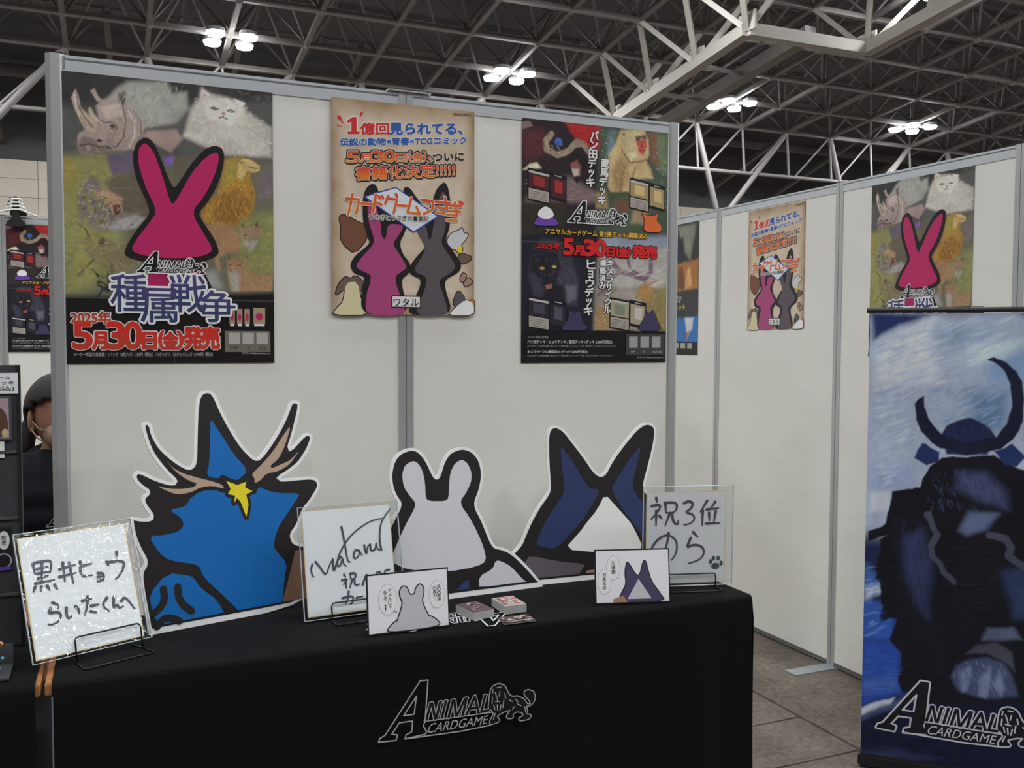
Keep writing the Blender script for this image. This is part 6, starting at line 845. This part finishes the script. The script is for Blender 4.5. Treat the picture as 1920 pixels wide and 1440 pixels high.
t, a = standee('standee', 'blue horned cut-out board with tan antlers and yellow star', 'dragon_outer', (.087, 2.418, ZT), math.radians(15.7), math.radians(7), .0085)
for k in ('dragon_horn', 'dragon_head', 'dragon_neck'): a.fill(up(chaikin(D[k], 1)), '#0a5492', 2)
for k in ('dragon_antler_a', 'dragon_antler_b'): a.stroke(chaikin(D[k], 1), .010, '#1c191a', 3, True); a.fill(chaikin(D[k], 1), '#96816f', 4)
a.stroke(D['dragon_star'], .016, '#1c191a', 3, True); a.fill(D['dragon_star'], '#bcb022', 5)
a.fill(up(D['dragon_box']), '#6b5041', 2)
for s in D['dragon_marks'][:2] + D['dragon_marks'][4:]: a.stroke(s, .018, '#1c191a', 3, smooth=True)
a.build('print', M_vinyl, t)
t, a = standee('standee', 'pale grey cut-out board with two round ears', 'bear_outer', (.885, 2.440, ZT), math.radians(4), math.radians(7), .0085)
for k in ('bear_head', 'bear_body', 'bear_body_b'): a.fill(up(chaikin(D[k], 1)), '#abaab0', 2)
a.fill(up(D['bear_cloth']), '#223258', 2); a.build('print', M_vinyl, t)
t, a = standee('standee', 'navy cut-out board with two tall pointed ears and white blaze', 'cat_outer', (1.13, 2.478, ZT), math.radians(-1), math.radians(7), .008)
for k in ('cat_navy', 'cat_navy_b'): a.fill(chaikin(D[k], 1), '#222d50', 2)
a.fill(chaikin(D['cat_blaze'], 1), '#c2c2c4', 3); a.fill(up(chaikin(D['cat_body'], 1)), '#4b464b', 2); a.fill(up(D['cat_box']), '#8a6753', 3)
a.build('print', M_vinyl, t)

# ---------------------------------------------------------------- autograph boards in clear sleeves on wire easels
M_shiki = mat('autograph_paper', '#bcbfc7', .55, vary=.01); M_gold = mat('gold_rim', '#b8a478', .5, vary=.05); M_film = film('clear_sleeve')
def autograph(label, strokes, o, yaw, lean, W, H, width, off, extra=None):
    t = thing('autograph_board', label, 'autograph board', group='autograph boards')
    bx0, bz0 = off; bw, bh = .242, .272
    box('rim', (bx0, .0012, bz0), (bx0 + bw, .0030, bz0 + bh), M_gold, t)
    box('card', (bx0 + .0022, .0006, bz0 + .0022), (bx0 + bw - .0022, .0016, bz0 + bh - .0022), M_shiki, t)
    a = Art()
    for s in strokes: a.stroke(s, width, '#3f424a', 1, smooth=True, taper=True)
    if extra: extra(a)
    a.build('handwriting', M_ink, t)
    b = bmesh.new()
    for y in (-.0016, .0042):
        v = [[b.verts.new((W * i / 8, y, H * j / 8)) for i in range(9)] for j in range(9)]
        for j in range(8):
            for i in range(8): b.faces.new((v[j][i], v[j][i + 1], v[j + 1][i + 1], v[j + 1][i]))
    sl = bm_obj('sleeve', b, M_film, t, True)
    # welded seams catch the light
    b = bmesh.new(); abox(b, (0, -.0018, 0), (.0012, .0044, H)); abox(b, (W - .0012, -.0018, 0), (W, .0044, H)); abox(b, (0, -.0018, 0), (W, .0044, .0012)); abox(b, (0, -.0018, H - .0012), (W, .0044, H)); bm_obj('seam', b, mat('sleeve_seam', '#a5abb0', .2), t)
    place(t, o, yaw, lean); return t
ex = lambda a: ([a.ell(p, .0052, .0075, '#3f424a', 1) for p in D['paw3'][:4]], a.ell(D['paw3'][4], .0125, .0095, '#3f424a', 1))
Z5 = .906
autograph('white autograph board in a sleeve at the left end of the table', D['hand1'], (-.167, 2.2294, .92), .4143, .3732, .2675, .2892, .0067, (.008, .007))
autograph('white autograph board with looping signature between blue and grey cut-outs', D['hand2'], (.4411, 2.3651, Z5), .083, .2225, .275, .29, .0056, (.010, .008))
autograph('white autograph board with paw print at the right end of the table', D['hand3'], (1.4121, 2.3253, Z5), -.255, -.0164, .275, .2959, .0077, (.010, .008), ex)
def easel(label, o, yaw, lean, cx, w, zb=-.0020):
    t = thing('wire_easel', label, 'wire easel', group='wire easels'); h = w / 2
    up = lambda y, z: (y * math.cos(lean) + z * math.sin(lean), -y * math.sin(lean) + z * math.cos(lean))
    def c(*pts): return [(x, *up(y, z)) for x, y, z in pts]
    y0, z0 = up(-.010, .0)
    tube('lip', [(cx - h, y0, zb)] + c((cx - h, -.010, .030), (cx - h + .003, -.010, .036), (cx - h + .008, -.010, .038), (cx + h - .008, -.010, .038), (cx + h - .003, -.010, .036), (cx + h, -.010, .030)) + [(cx + h, y0, zb)], .0021, M_wire, t, 6)
    tube('base', [(cx - h + .01, .030, zb), (cx - h, y0, zb), (cx - h - .004, y0 - .045, zb), (cx - h + .002, y0 - .050, zb), (cx + h - .002, y0 - .050, zb), (cx + h + .004, y0 - .045, zb), (cx + h, y0, zb), (cx + h - .01, .030, zb)], .0021, M_wire, t, 6)
    tube('back_rest', [(cx - h + .01, .030, zb)] + c((cx - h + .012, .008, .13), (cx - h + .02, .008, .14), (cx + h - .02, .008, .14), (cx + h - .012, .008, .13)) + [(cx + h - .01, .030, zb)], .0021, M_wire, t, 6)
    place(t, o, yaw, 0); return t
easel('black wire easel holding the leftmost autograph board', (-.167, 2.2294, .92), .4143, .3732, .165, .150, -.0165)
easel('black wire easel under the looping signature board', (.4411, 2.3651, Z5), .083, .2225, .145, .150)
easel('black wire easel holding the paw print board', (1.4121, 2.3253, Z5), -.255, -.0164, .145, .150)

# ---------------------------------------------------------------- small framed picture cards
def small_card(label, o, yaw, lean, fn):
    t = thing('picture_card', label, 'picture card', group='small picture cards'); W, H = .2118, .1475
    box('frame', (0, 0, 0), (W, .005, H), M_black, t)
    a = Art(); a.rect((.0035, .0035), (W - .0035, H - .0035), '#bdbbc2', 1); fn(a, W, H); a.build('print', M_vinyl, t)
    b = bmesh.new(); v = [b.verts.new(q) for q in ((.085, .006, .001), (.125, .006, .001), (.125, .006, .08), (.085, .006, .08), (.085, .036, .004), (.125, .036, .004))]; b.faces.new((v[4], v[5], v[2], v[3])); bm_obj('easel_flap', b, M_black, t)
    place(t, o, yaw, lean)
def bubble(a, c, rx, ry, tail):
    a.ell(c, rx + .0006, ry + .0006, '#55555a', 2, 28); a.fill([(c[0] + rx * .2, c[1] - ry * .8), tail, (c[0] + rx * .6, c[1] - ry * .6)], '#8a8a8e', 2); a.ell(c, rx, ry, '#bfbdc4', 3, 28)
def card1(a, W, H):
    bubble(a, (.052, .083), .0225, .037, (.078, .047)); bubble(a, (.180, .083), .020, .034, (.162, .048))
    a.vtext('ナメんじゃ', (0.0580, 0.1100), (0.0580, 0.0600), 0.0100, '#1c1a1c', 4, .01); a.vtext('ねェぞ…!!', (0.0460, 0.1060), (0.0460, 0.0550), 0.0100, '#1c1a1c', 4, .01)
    a.vtext('Zoo常連', (0.1850, 0.1080), (0.1850, 0.0660), 0.0100, '#1c1a1c', 4, .01); a.vtext('の底力…', (0.1740, 0.1040), (0.1740, 0.0660), 0.0100, '#1c1a1c', 4, .01)
    body = chaikin([(.045, .0035), (.06, .02), (.075, .03), (.072, .02), (.092, .070), (.085, .085), (.083, .1), (.091, .112), (.102, .108), (.108, .088), (.122, .088), (.126, .105), (.136, .113), (.145, .105), (.144, .085), (.138, .070), (.158, .025), (.155, .033), (.175, .022), (.188, .0035)], 2)
    a.stroke(body, .006, '#1c1a1c', 3, True); a.fill(body, '#9d9ba0', 4)
def card2(a, W, H):
    bubble(a, (.052, .098), .0185, .033, (.067, .068)); bubble(a, (.0265, .060), .0185, .034, (.04, .05))
    a.vtext('火達磨', (0.0520, 0.1190), (0.0520, 0.0800), 0.0110, '#1c1a1c', 4, .01); a.vtext('対象本体', (0.0260, 0.0850), (0.0260, 0.0380), 0.0100, '#1c1a1c', 4, .01)
    body = chaikin([(.062, .0035), (.075, .03), (.088, .052), (.085, .085), (.09, .112), (.096, .108), (.115, .075), (.127, .075), (.138, .116), (.144, .112), (.15, .085), (.158, .058), (.178, .03), (.196, .0035)], 1)
    a.stroke(body, .005, '#17141a', 3, True); a.fill(body, '#3a3650', 4); a.fill([(.122, .066), (.09, .012), (.158, .012)], '#a09ea4', 5); a.fill([(.052, .0035), (.048, .012), (.078, .022), (.09, .0035)], '#8a6753', 6)
small_card('small black-edged card with two speech bubbles in front of the grey cut-out', (.563, 2.1983, .9035), .0038, .116, card1)
small_card('small black-edged card with two overlapping speech bubbles before the navy cut-out', (1.2071, 2.2298, .9035), -.2797, .1375, card2)

# ---------------------------------------------------------------- card decks and flyer
def deck(name, label, c, yaw, h, cols):
    t = thing(name, label, 'card deck' if h > .005 else 'flyer', (c[0], c[1], ZT + .0028), yaw); w, d = .063, .088
    if h < .005: w, d = .088, .063
    n = max(1, int(h / .0026)); b = bmesh.new()
    for k in range(n):
        j = R.uniform(-.0004, .0004); abox(b, (-w / 2 + j, -d / 2, h * k / n), (w / 2 + j, d / 2, h * (k + .93) / n))
    bm_obj('cards', b, mat('card_edges', '#8d8f8c', .6), t)
    a = Art(); a.rect((-w / 2, -d / 2), (w / 2, d / 2), cols[0], 1)
    for k in range(26):
        x = R.uniform(-w / 2 + .006, w / 2 - .006); y = R.uniform(-d / 2 + .012, d / 2 - .012); a.ell((x, y), R.uniform(.003, .009), R.uniform(.003, .008), R.choice(cols[1:]), 2 + k % 5, 10, R.uniform(0, 3))
    if h < .005:
        a.rect((-w / 2 + .003, -d / 2 + .012), (w / 2 - .003, -d / 2 + .022), '#1c181a', 8); a.text('5月30日(金)発売!!', ((-w / 2 + .006, -d / 2 + .004), (w / 2 - .006, -d / 2 + .014)), '#b8b4b0', 9, .02)
    o = a.build('face_print', M_poster, t); o.matrix_local = Matrix(((1, 0, 0, 0), (0, 0, 1, 0), (0, -1, 0, h + .0001), (0, 0, 0, 1)))
    return t
deck('card_deck', 'thick card deck with dark picture top, left of the pair', (.868, 2.268), math.radians(11), .021, ('#4a3a3c', '#7a5a56', '#8a8078', '#2c2a3c', '#5a3030', '#9a948c', '#3a3c5a'))
deck('card_deck', 'thick card deck with pink mark on its top, right of the pair', (.972, 2.283), math.radians(2), .021, ('#8a8078', '#9a948c', '#7a6a58', '#b23a62', '#a8a4a0', '#6a5a52', '#b23a62'))
deck('flyer', 'small printed flyer lying in front of the two card decks', (.952, 2.188), 0.0, .0008, ('#3a2c2e', '#7a5a56', '#8a7c70', '#5a3030', '#96908a'))

# ---------------------------------------------------------------- roll-up banner
BY = -.778; BW = .72; BO = (2.61, 2.69)
bn = thing('roll_up_banner', 'tall blue banner with dark armoured figure under the moon', 'banner')
painting('cloth_print', BW, 1.70, 280, 660, '#1c2340', D['paintb'], M_fabprint, bn, warp=.008, grain=.08, seed=21, v0=.03, dabs=D['dabb'])
box('backing', (0, .0005, .03), (BW, .0012, 1.73), mat('banner_back', '#9a9a9a', .8), bn)
a = Art(); p0, p1, p2 = D['banner_logo']
ux = ((p1[0] - p0[0]) / (LW * .74), (p1[1] - p0[1]) / (LW * .74)); sc_ = (p2[1] - p0[1]) / LH
draw_logo(a, lambda p: (p0[0] + .0 + p[0] * sc_ * .98, p0[1] + .004 + p[1] * sc_), sc_, '#a5a6ad', '#17161b', 2, .0042, '#a5a6ad'); a.build('banner_logo', M_fabprint, bn)
tube('top_pole', [(-.012, .012, 1.742), (BW + .012, .012, 1.742)], .010, M_black, bn, 10)
b = bmesh.new(); atube(b, [(BW / 2 - .022, .012, 1.742), (BW / 2 + .022, .012, 1.742)], .0135, 12); abox(b, (BW / 2 - .018, .002, 1.715), (BW / 2 + .018, .024, 1.742)); bm_obj('pole_clamp', b, M_black, bn)
tube('upright', [(BW / 2, .03, .06), (BW / 2, .03, 1.735)], .009, M_black, bn, 10)
b = bmesh.new(); atube(b, [(.004, .008, 1.735), (.001, .006, 1.66), (.002, .008, 1.60), (.0, .006, 1.57)], .0055, 6); bm_obj('hanging_strap', b, M_black, bn, True)
box('base_bar', (-.01, -.012, .004), (BW + .01, .055, .055), M_black, bn, .008)
for x in (.12, BW - .12): box('foot', (x - .02, -.13, 0), (x + .02, .17, .008), M_black, bn, .003)
place(bn, (BO[0], BO[1], 0), BY)

# ---------------------------------------------------------------- neighbour's display at the left edge
M_board = mat('display_board', '#2a2b2f', .7, vary=.06)
db = thing('display_stand', 'tall charcoal display panel standing on the neighbouring table', 'display stand', (-.80, 2.45, ZT + .003))
box('panel', (0, 0, 0), (.600, .012, .66), M_board, db, .002); box('edge_strip', (.594, -.004, 0), (.602, .016, .66), M_black, db)
for z in (.12, .30, .455): box('pocket_lip', (.0, -.006, z), (.592, 0, z + .006), mat('pocket_edge', '#3a3b3f', .5), db)
for x in (.06, .5): box('foot', (x, -.07, 0), (x + .03, .09, .01), M_black, db)
ps = thing('price_sign', 'white price sign with handwritten lines at the top of the charcoal panel', 'price sign', (-.36, 2.4475, 1.497))
box('card', (0, -.002, 0), (.158, 0, .048), mat('sign_white', '#b9bcc4', .5), ps)
a = Art(); a.text('アニマルカードゲーム', ((.02, .033), (.142, .042)), '#2b2d33', 8, .01); a.text('うさうさクスデッキ', ((.02, .021), (.150, .030)), '#2b2d33', 8, .01); a.text('￥3,300(税込)', ((.03, .006), (.150, .018)), '#2b2d33', 8, .02); a.build('lettering', M_ink, ps)
fp = thing('framed_picture', 'small brown framed picture below the price sign on the charcoal panel', 'framed picture', (-.33, 2.4475, 1.388))
box('frame', (0, -.006, 0), (.114, 0, .104), mat('frame_grey', '#3c3d40', .5), fp, .002)
a = Art(); a.rect((.006, .006), (.108, .098), '#8a7680', 18); a.fill(chaikin([(.01, .006), (.02, .07), (.05, .09), (.09, .08), (.105, .06), (.108, .006)], 2), '#4a342a', 19); a.ell((.1, .018), .007, .01, '#9a9470', 20); a.build('print', M_poster, fp)
tg = thing('price_tag', 'small white tag under the framed picture at the left edge', 'price tag', (-.35, 2.4475, 1.348)); box('card', (0, -.002, 0), (.117, 0, .039), MATS['sign_white'], tg)
a = Art(); a.text('3,850円(税込)', ((.03, .008), (.112, .018)), '#2b2d33', 8, .01); a.build('lettering', M_ink, tg)
cm = thing('comic_card', 'dark card with white speech bubble low on the charcoal panel', 'card', (-.33, 2.4475, 1.085)); box('card', (0, -.002, 0), (.108, 0, .10), M_black, cm)
a = Art(); a.ell((.092, .070), .012, .022, '#b0b0b4', 8); a.vtext('牧攻', (0.0920, 0.0820), (0.0920, 0.0580), 0.0100, '#1c1a1c', 9, .02); a.ell((.09, .022), .018, .018, '#8a8a90', 8); a.ell((.09, .022), .015, .015, '#17151a', 9); a.rect((.06, .0), (.106, .008), '#4a2f80', 9); a.build('print', M_poster, cm)
ac = thing('acrylic_stand', 'low clear acrylic stand at the left edge of the neighbouring table', 'acrylic stand', (-.42, 2.20, ZT + .003))
b = bmesh.new(); abox(b, (0, 0, 0), (.21, .10, .006), .001); bm_obj('base', b, mat('acrylic', '#3a3c3e', .12), ac); box('rib', (0, .095, .006), (.21, .10, .05), MATS['acrylic'], ac)
BC = ('#2a6a80', '#b07a4a', '#17181c', '#8a9298', '#1c1c20', '#3a8aa0')
for k in range(10):
    kt = thing('bead_charm', 'tangled dark bead charm with teal and amber beads on the acrylic stand', 'bead charm', (-.30 + .008 * k + R.uniform(-.004, .004), 2.235 + R.uniform(-.025, .03), ZT + .0095), R.uniform(0, 6), 'bead charms')
    hgt = R.uniform(.05, .11); pts = [(R.uniform(-.008, .008), R.uniform(-.008, .008), hgt * q / 6) for q in range(7)]
    b = bmesh.new(); atube(b, pts, .0008, 5); bm_obj('cord', b, M_wire, kt)
    for q, p in enumerate(pts[1:]):
        b = bmesh.new(); bmesh.ops.create_icosphere(b, subdivisions=1, radius=R.uniform(.0035, .006), matrix=Matrix.Translation(p)); c_ = BC[(k + q) % 6]; bm_obj('bead', b, mat('bead' + c_, c_, .15, .1), kt, True)

# ---------------------------------------------------------------- person behind the end of the front wall
M_skin = mat('skin', '#7d5a49', .55, vary=.05); M_hair = mat('hair', '#150f0e', .75, vary=.3, scale=90, stretch=(1, 1, .15)); M_hood = mat('hoodie', '#111216', .9, vary=.12, scale=60, bump=.2, spec=.15)
M_mask = mat('mask', '#7a6654', .7, vary=.04); M_trs = mat('trousers', '#1c1d22', .85)
pr = thing('person', 'person in black hoodie and face mask, hair tied back, behind the wall end', 'person', (-.150, 3.22, 0), math.radians(-68))
def asph(b, c, r, rot=None, n=20):
    M_ = Matrix.Translation(c) @ (rot or Matrix.Identity(4)) @ Matrix.Diagonal((*r, 1)); bmesh.ops.create_uvsphere(b, u_segments=n, v_segments=n * 2 // 3, radius=1, matrix=M_)
def fused(name, b, m, vox):
    """overlapping volumes grown into one continuous surface"""
    o = bm_obj(name, b, m, pr, True); r_ = o.modifiers.new('fuse', 'REMESH'); r_.mode = 'VOXEL'; r_.voxel_size = vox; r_.use_smooth_shade = True
    s_ = o.modifiers.new('soften', 'SMOOTH'); s_.iterations = 6; s_.factor = .5; return o
b = bmesh.new()     # local frame: the person looks along +x
asph(b, (-.005, 0, 1.395), (.096, .079, .108)); asph(b, (.035, 0, 1.335), (.060, .056, .062)); asph(b, (.098, 0, 1.368), (.018, .013, .022))
atube(b, [(-.02, 0, 1.20), (-.015, 0, 1.27), (-.005, 0, 1.34)], [.062, .052, .050], 16)
for s_ in (-1, 1):
    atube(b, [(-.01, s_ * .05, 1.23), (-.012, s_ * .17, 1.195), (-.03, s_ * .20, 1.0), (.02, s_ * .20, .90), (.12, s_ * .17, .845), (.17, s_ * .16, .84)], [.05, .052, .042, .038, .030, .024], 14)
    asph(b, (.205, s_ * .158, .835), (.045, .036, .016))
    for f_ in range(4): y0 = s_ * (.131 + .018 * f_); k = (.034, .042, .039, .028)[f_]; atube(b, [(.22, y0, .835), (.245, y0, .832), (.25 + k * .6, y0, .818), (.25 + k, y0, .800)], [.0095, .009, .0085, .007], 8)
    atube(b, [(.185, s_ * .130, .836), (.208, s_ * .108, .830), (.232, s_ * .100, .820)], [.011, .0095, .0075], 8)
    atube(b, [(0, s_ * .08, .80), (.01, s_ * .09, .45), (-.01, s_ * .09, .07)], [.09, .06, .042], 14); asph(b, (.05, s_ * .095, .045), (.11, .04, .035))
atube(b, [(0, 0, .76), (0, 0, .95), (0, 0, 1.1), (-.01, 0, 1.22)], [.12, .105, .115, .08], 18)
fused('body', b, M_skin, .009)
b = bmesh.new()
for z, rx, ry in ((.80, .125, .165), (.90, .125, .165), (1.0, .125, .168), (1.08, .128, .175), (1.15, .122, .175), (1.20, .098, .150)): asph(b, (0, 0, z), (rx, ry, .085))
asph(b, (-.012, 0, 1.245), (.082, .088, .05)); asph(b, (-.085, 0, 1.225), (.05, .095, .075)); asph(b, (-.10, 0, 1.16), (.04, .08, .09))
for s_ in (-1, 1): atube(b, [(-.01, s_ * .08, 1.215), (-.012, s_ * .165, 1.19), (-.03, s_ * .205, 1.0), (.02, s_ * .205, .905), (.10, s_ * .178, .855)], [.07, .074, .064, .058, .044], 16)
fused('hoodie', b, M_hood, .012)
b = bmesh.new(); asph(b, (0, 0, .78), (.135, .16, .10))
for s_ in (-1, 1): atube(b, [(0, s_ * .085, .80), (.01, s_ * .092, .45), (-.01, s_ * .092, .10)], [.105, .078, .065], 14)
fused('trousers', b, M_trs, .014)
for s_ in (-1, 1):
    b = bmesh.new(); asph(b, (.045, s_ * .095, .042), (.13, .05, .042)); bm_obj('shoe', b, M_black, pr, True)
    b = bmesh.new(); atube(b, [(.006, s_ * .090, 1.352), (.03, s_ * .080, 1.325), (.055, s_ * .064, 1.305)], .0024, 6); atube(b, [(.014, s_ * .088, 1.372), (.04, s_ * .078, 1.352), (.06, s_ * .066, 1.345)], .0024, 6); bm_obj('mask_strap', b, M_mask, pr, True)
    b = bmesh.new(); asph(b, (-.006, s_ * .086, 1.374), (.021, .008, .034), Matrix.Rotation(s_ * .5, 4, 'Z'), 16); asph(b, (-.002, s_ * .085, 1.352), (.012, .008, .014), None, 12); bm_obj('ear', b, M_skin, pr, True)
    b = bmesh.new(); asph(b, (.080, s_ * .031, 1.392), (.012, .013, .010)); e_ = bm_obj('eye', b, mat('eye_white', '#8a8480', .2), pr, True)
    b = bmesh.new(); asph(b, (.0905, s_ * .031, 1.391), (.003, .0055, .0055)); bm_obj('iris', b, mat('iris', '#1c1210', .15), e_, True)
    b = bmesh.new(); atube(b, [(.076, s_ * .016, 1.409), (.085, s_ * .032, 1.413), (.073, s_ * .050, 1.406)], .0035, 6); bm_obj('eyebrow', b, M_hair, pr, True)
    b = bmesh.new(); atube(b, [(.055, s_ * .040, 1.272), (.112, s_ * .055, 1.215), (.136, s_ * .058, 1.12), (.139, s_ * .058, 1.05)], .0032, 6); bm_obj('drawstring', b, mat('drawstring_cord', '#8d8f92', .7), pr, True)
b = bmesh.new(); asph(b, (.045, 0, 1.332), (.064, .064, .052)); bm_obj('face_mask', b, M_mask, pr, True)
b = bmesh.new(); bmesh.ops.create_uvsphere(b, u_segments=48, v_segments=36, radius=1)
for v_ in b.verts:
    x, y, z = v_.co; k = 1 + .012 * noise.noise((x * 2, y * 16, z * 2)); v_.co = Vector(((x * .108 - .012) * k, y * .093 * k, z * .112 + 1.402))
def bald(c):
    if c.x > .02 + .0 and c.z < 1.448 - .25 * abs(c.y): return True
    if c.x > -.030 and c.z < 1.408: return True
    return c.z < 1.318
bmesh.ops.delete(b, geom=[v_ for v_ in b.verts if bald(v_.co)], context='VERTS'); hr = bm_obj('hair', b, M_hair, pr, True); m_ = hr.modifiers.new('thick', 'SOLIDIFY'); m_.thickness = .012; m_.offset = 0
b = bmesh.new(); atube(b, [(-.105, 0, 1.40), (-.130, -.02, 1.385), (-.140, -.045, 1.34), (-.130, -.06, 1.285), (-.12, -.06, 1.235)], [.022, .030, .030, .024, .008], 12); bmesh.ops.recalc_face_normals(b, faces=b.faces[:]); bm_obj('ponytail', b, M_hair, pr, True)
a = Art(); draw_logo(a, lambda p: (p[0] * .58, p[1] * .58), .58, '#7f8488', None, 1, .004, '#7f8488'); lo = a.build('chest_logo', M_fabprint, pr)
lo.matrix_local = Matrix(((0, -1, 0, .150), (1, 0, 0, -.100), (0, 0, 1, 1.065), (0, 0, 0, 1)))
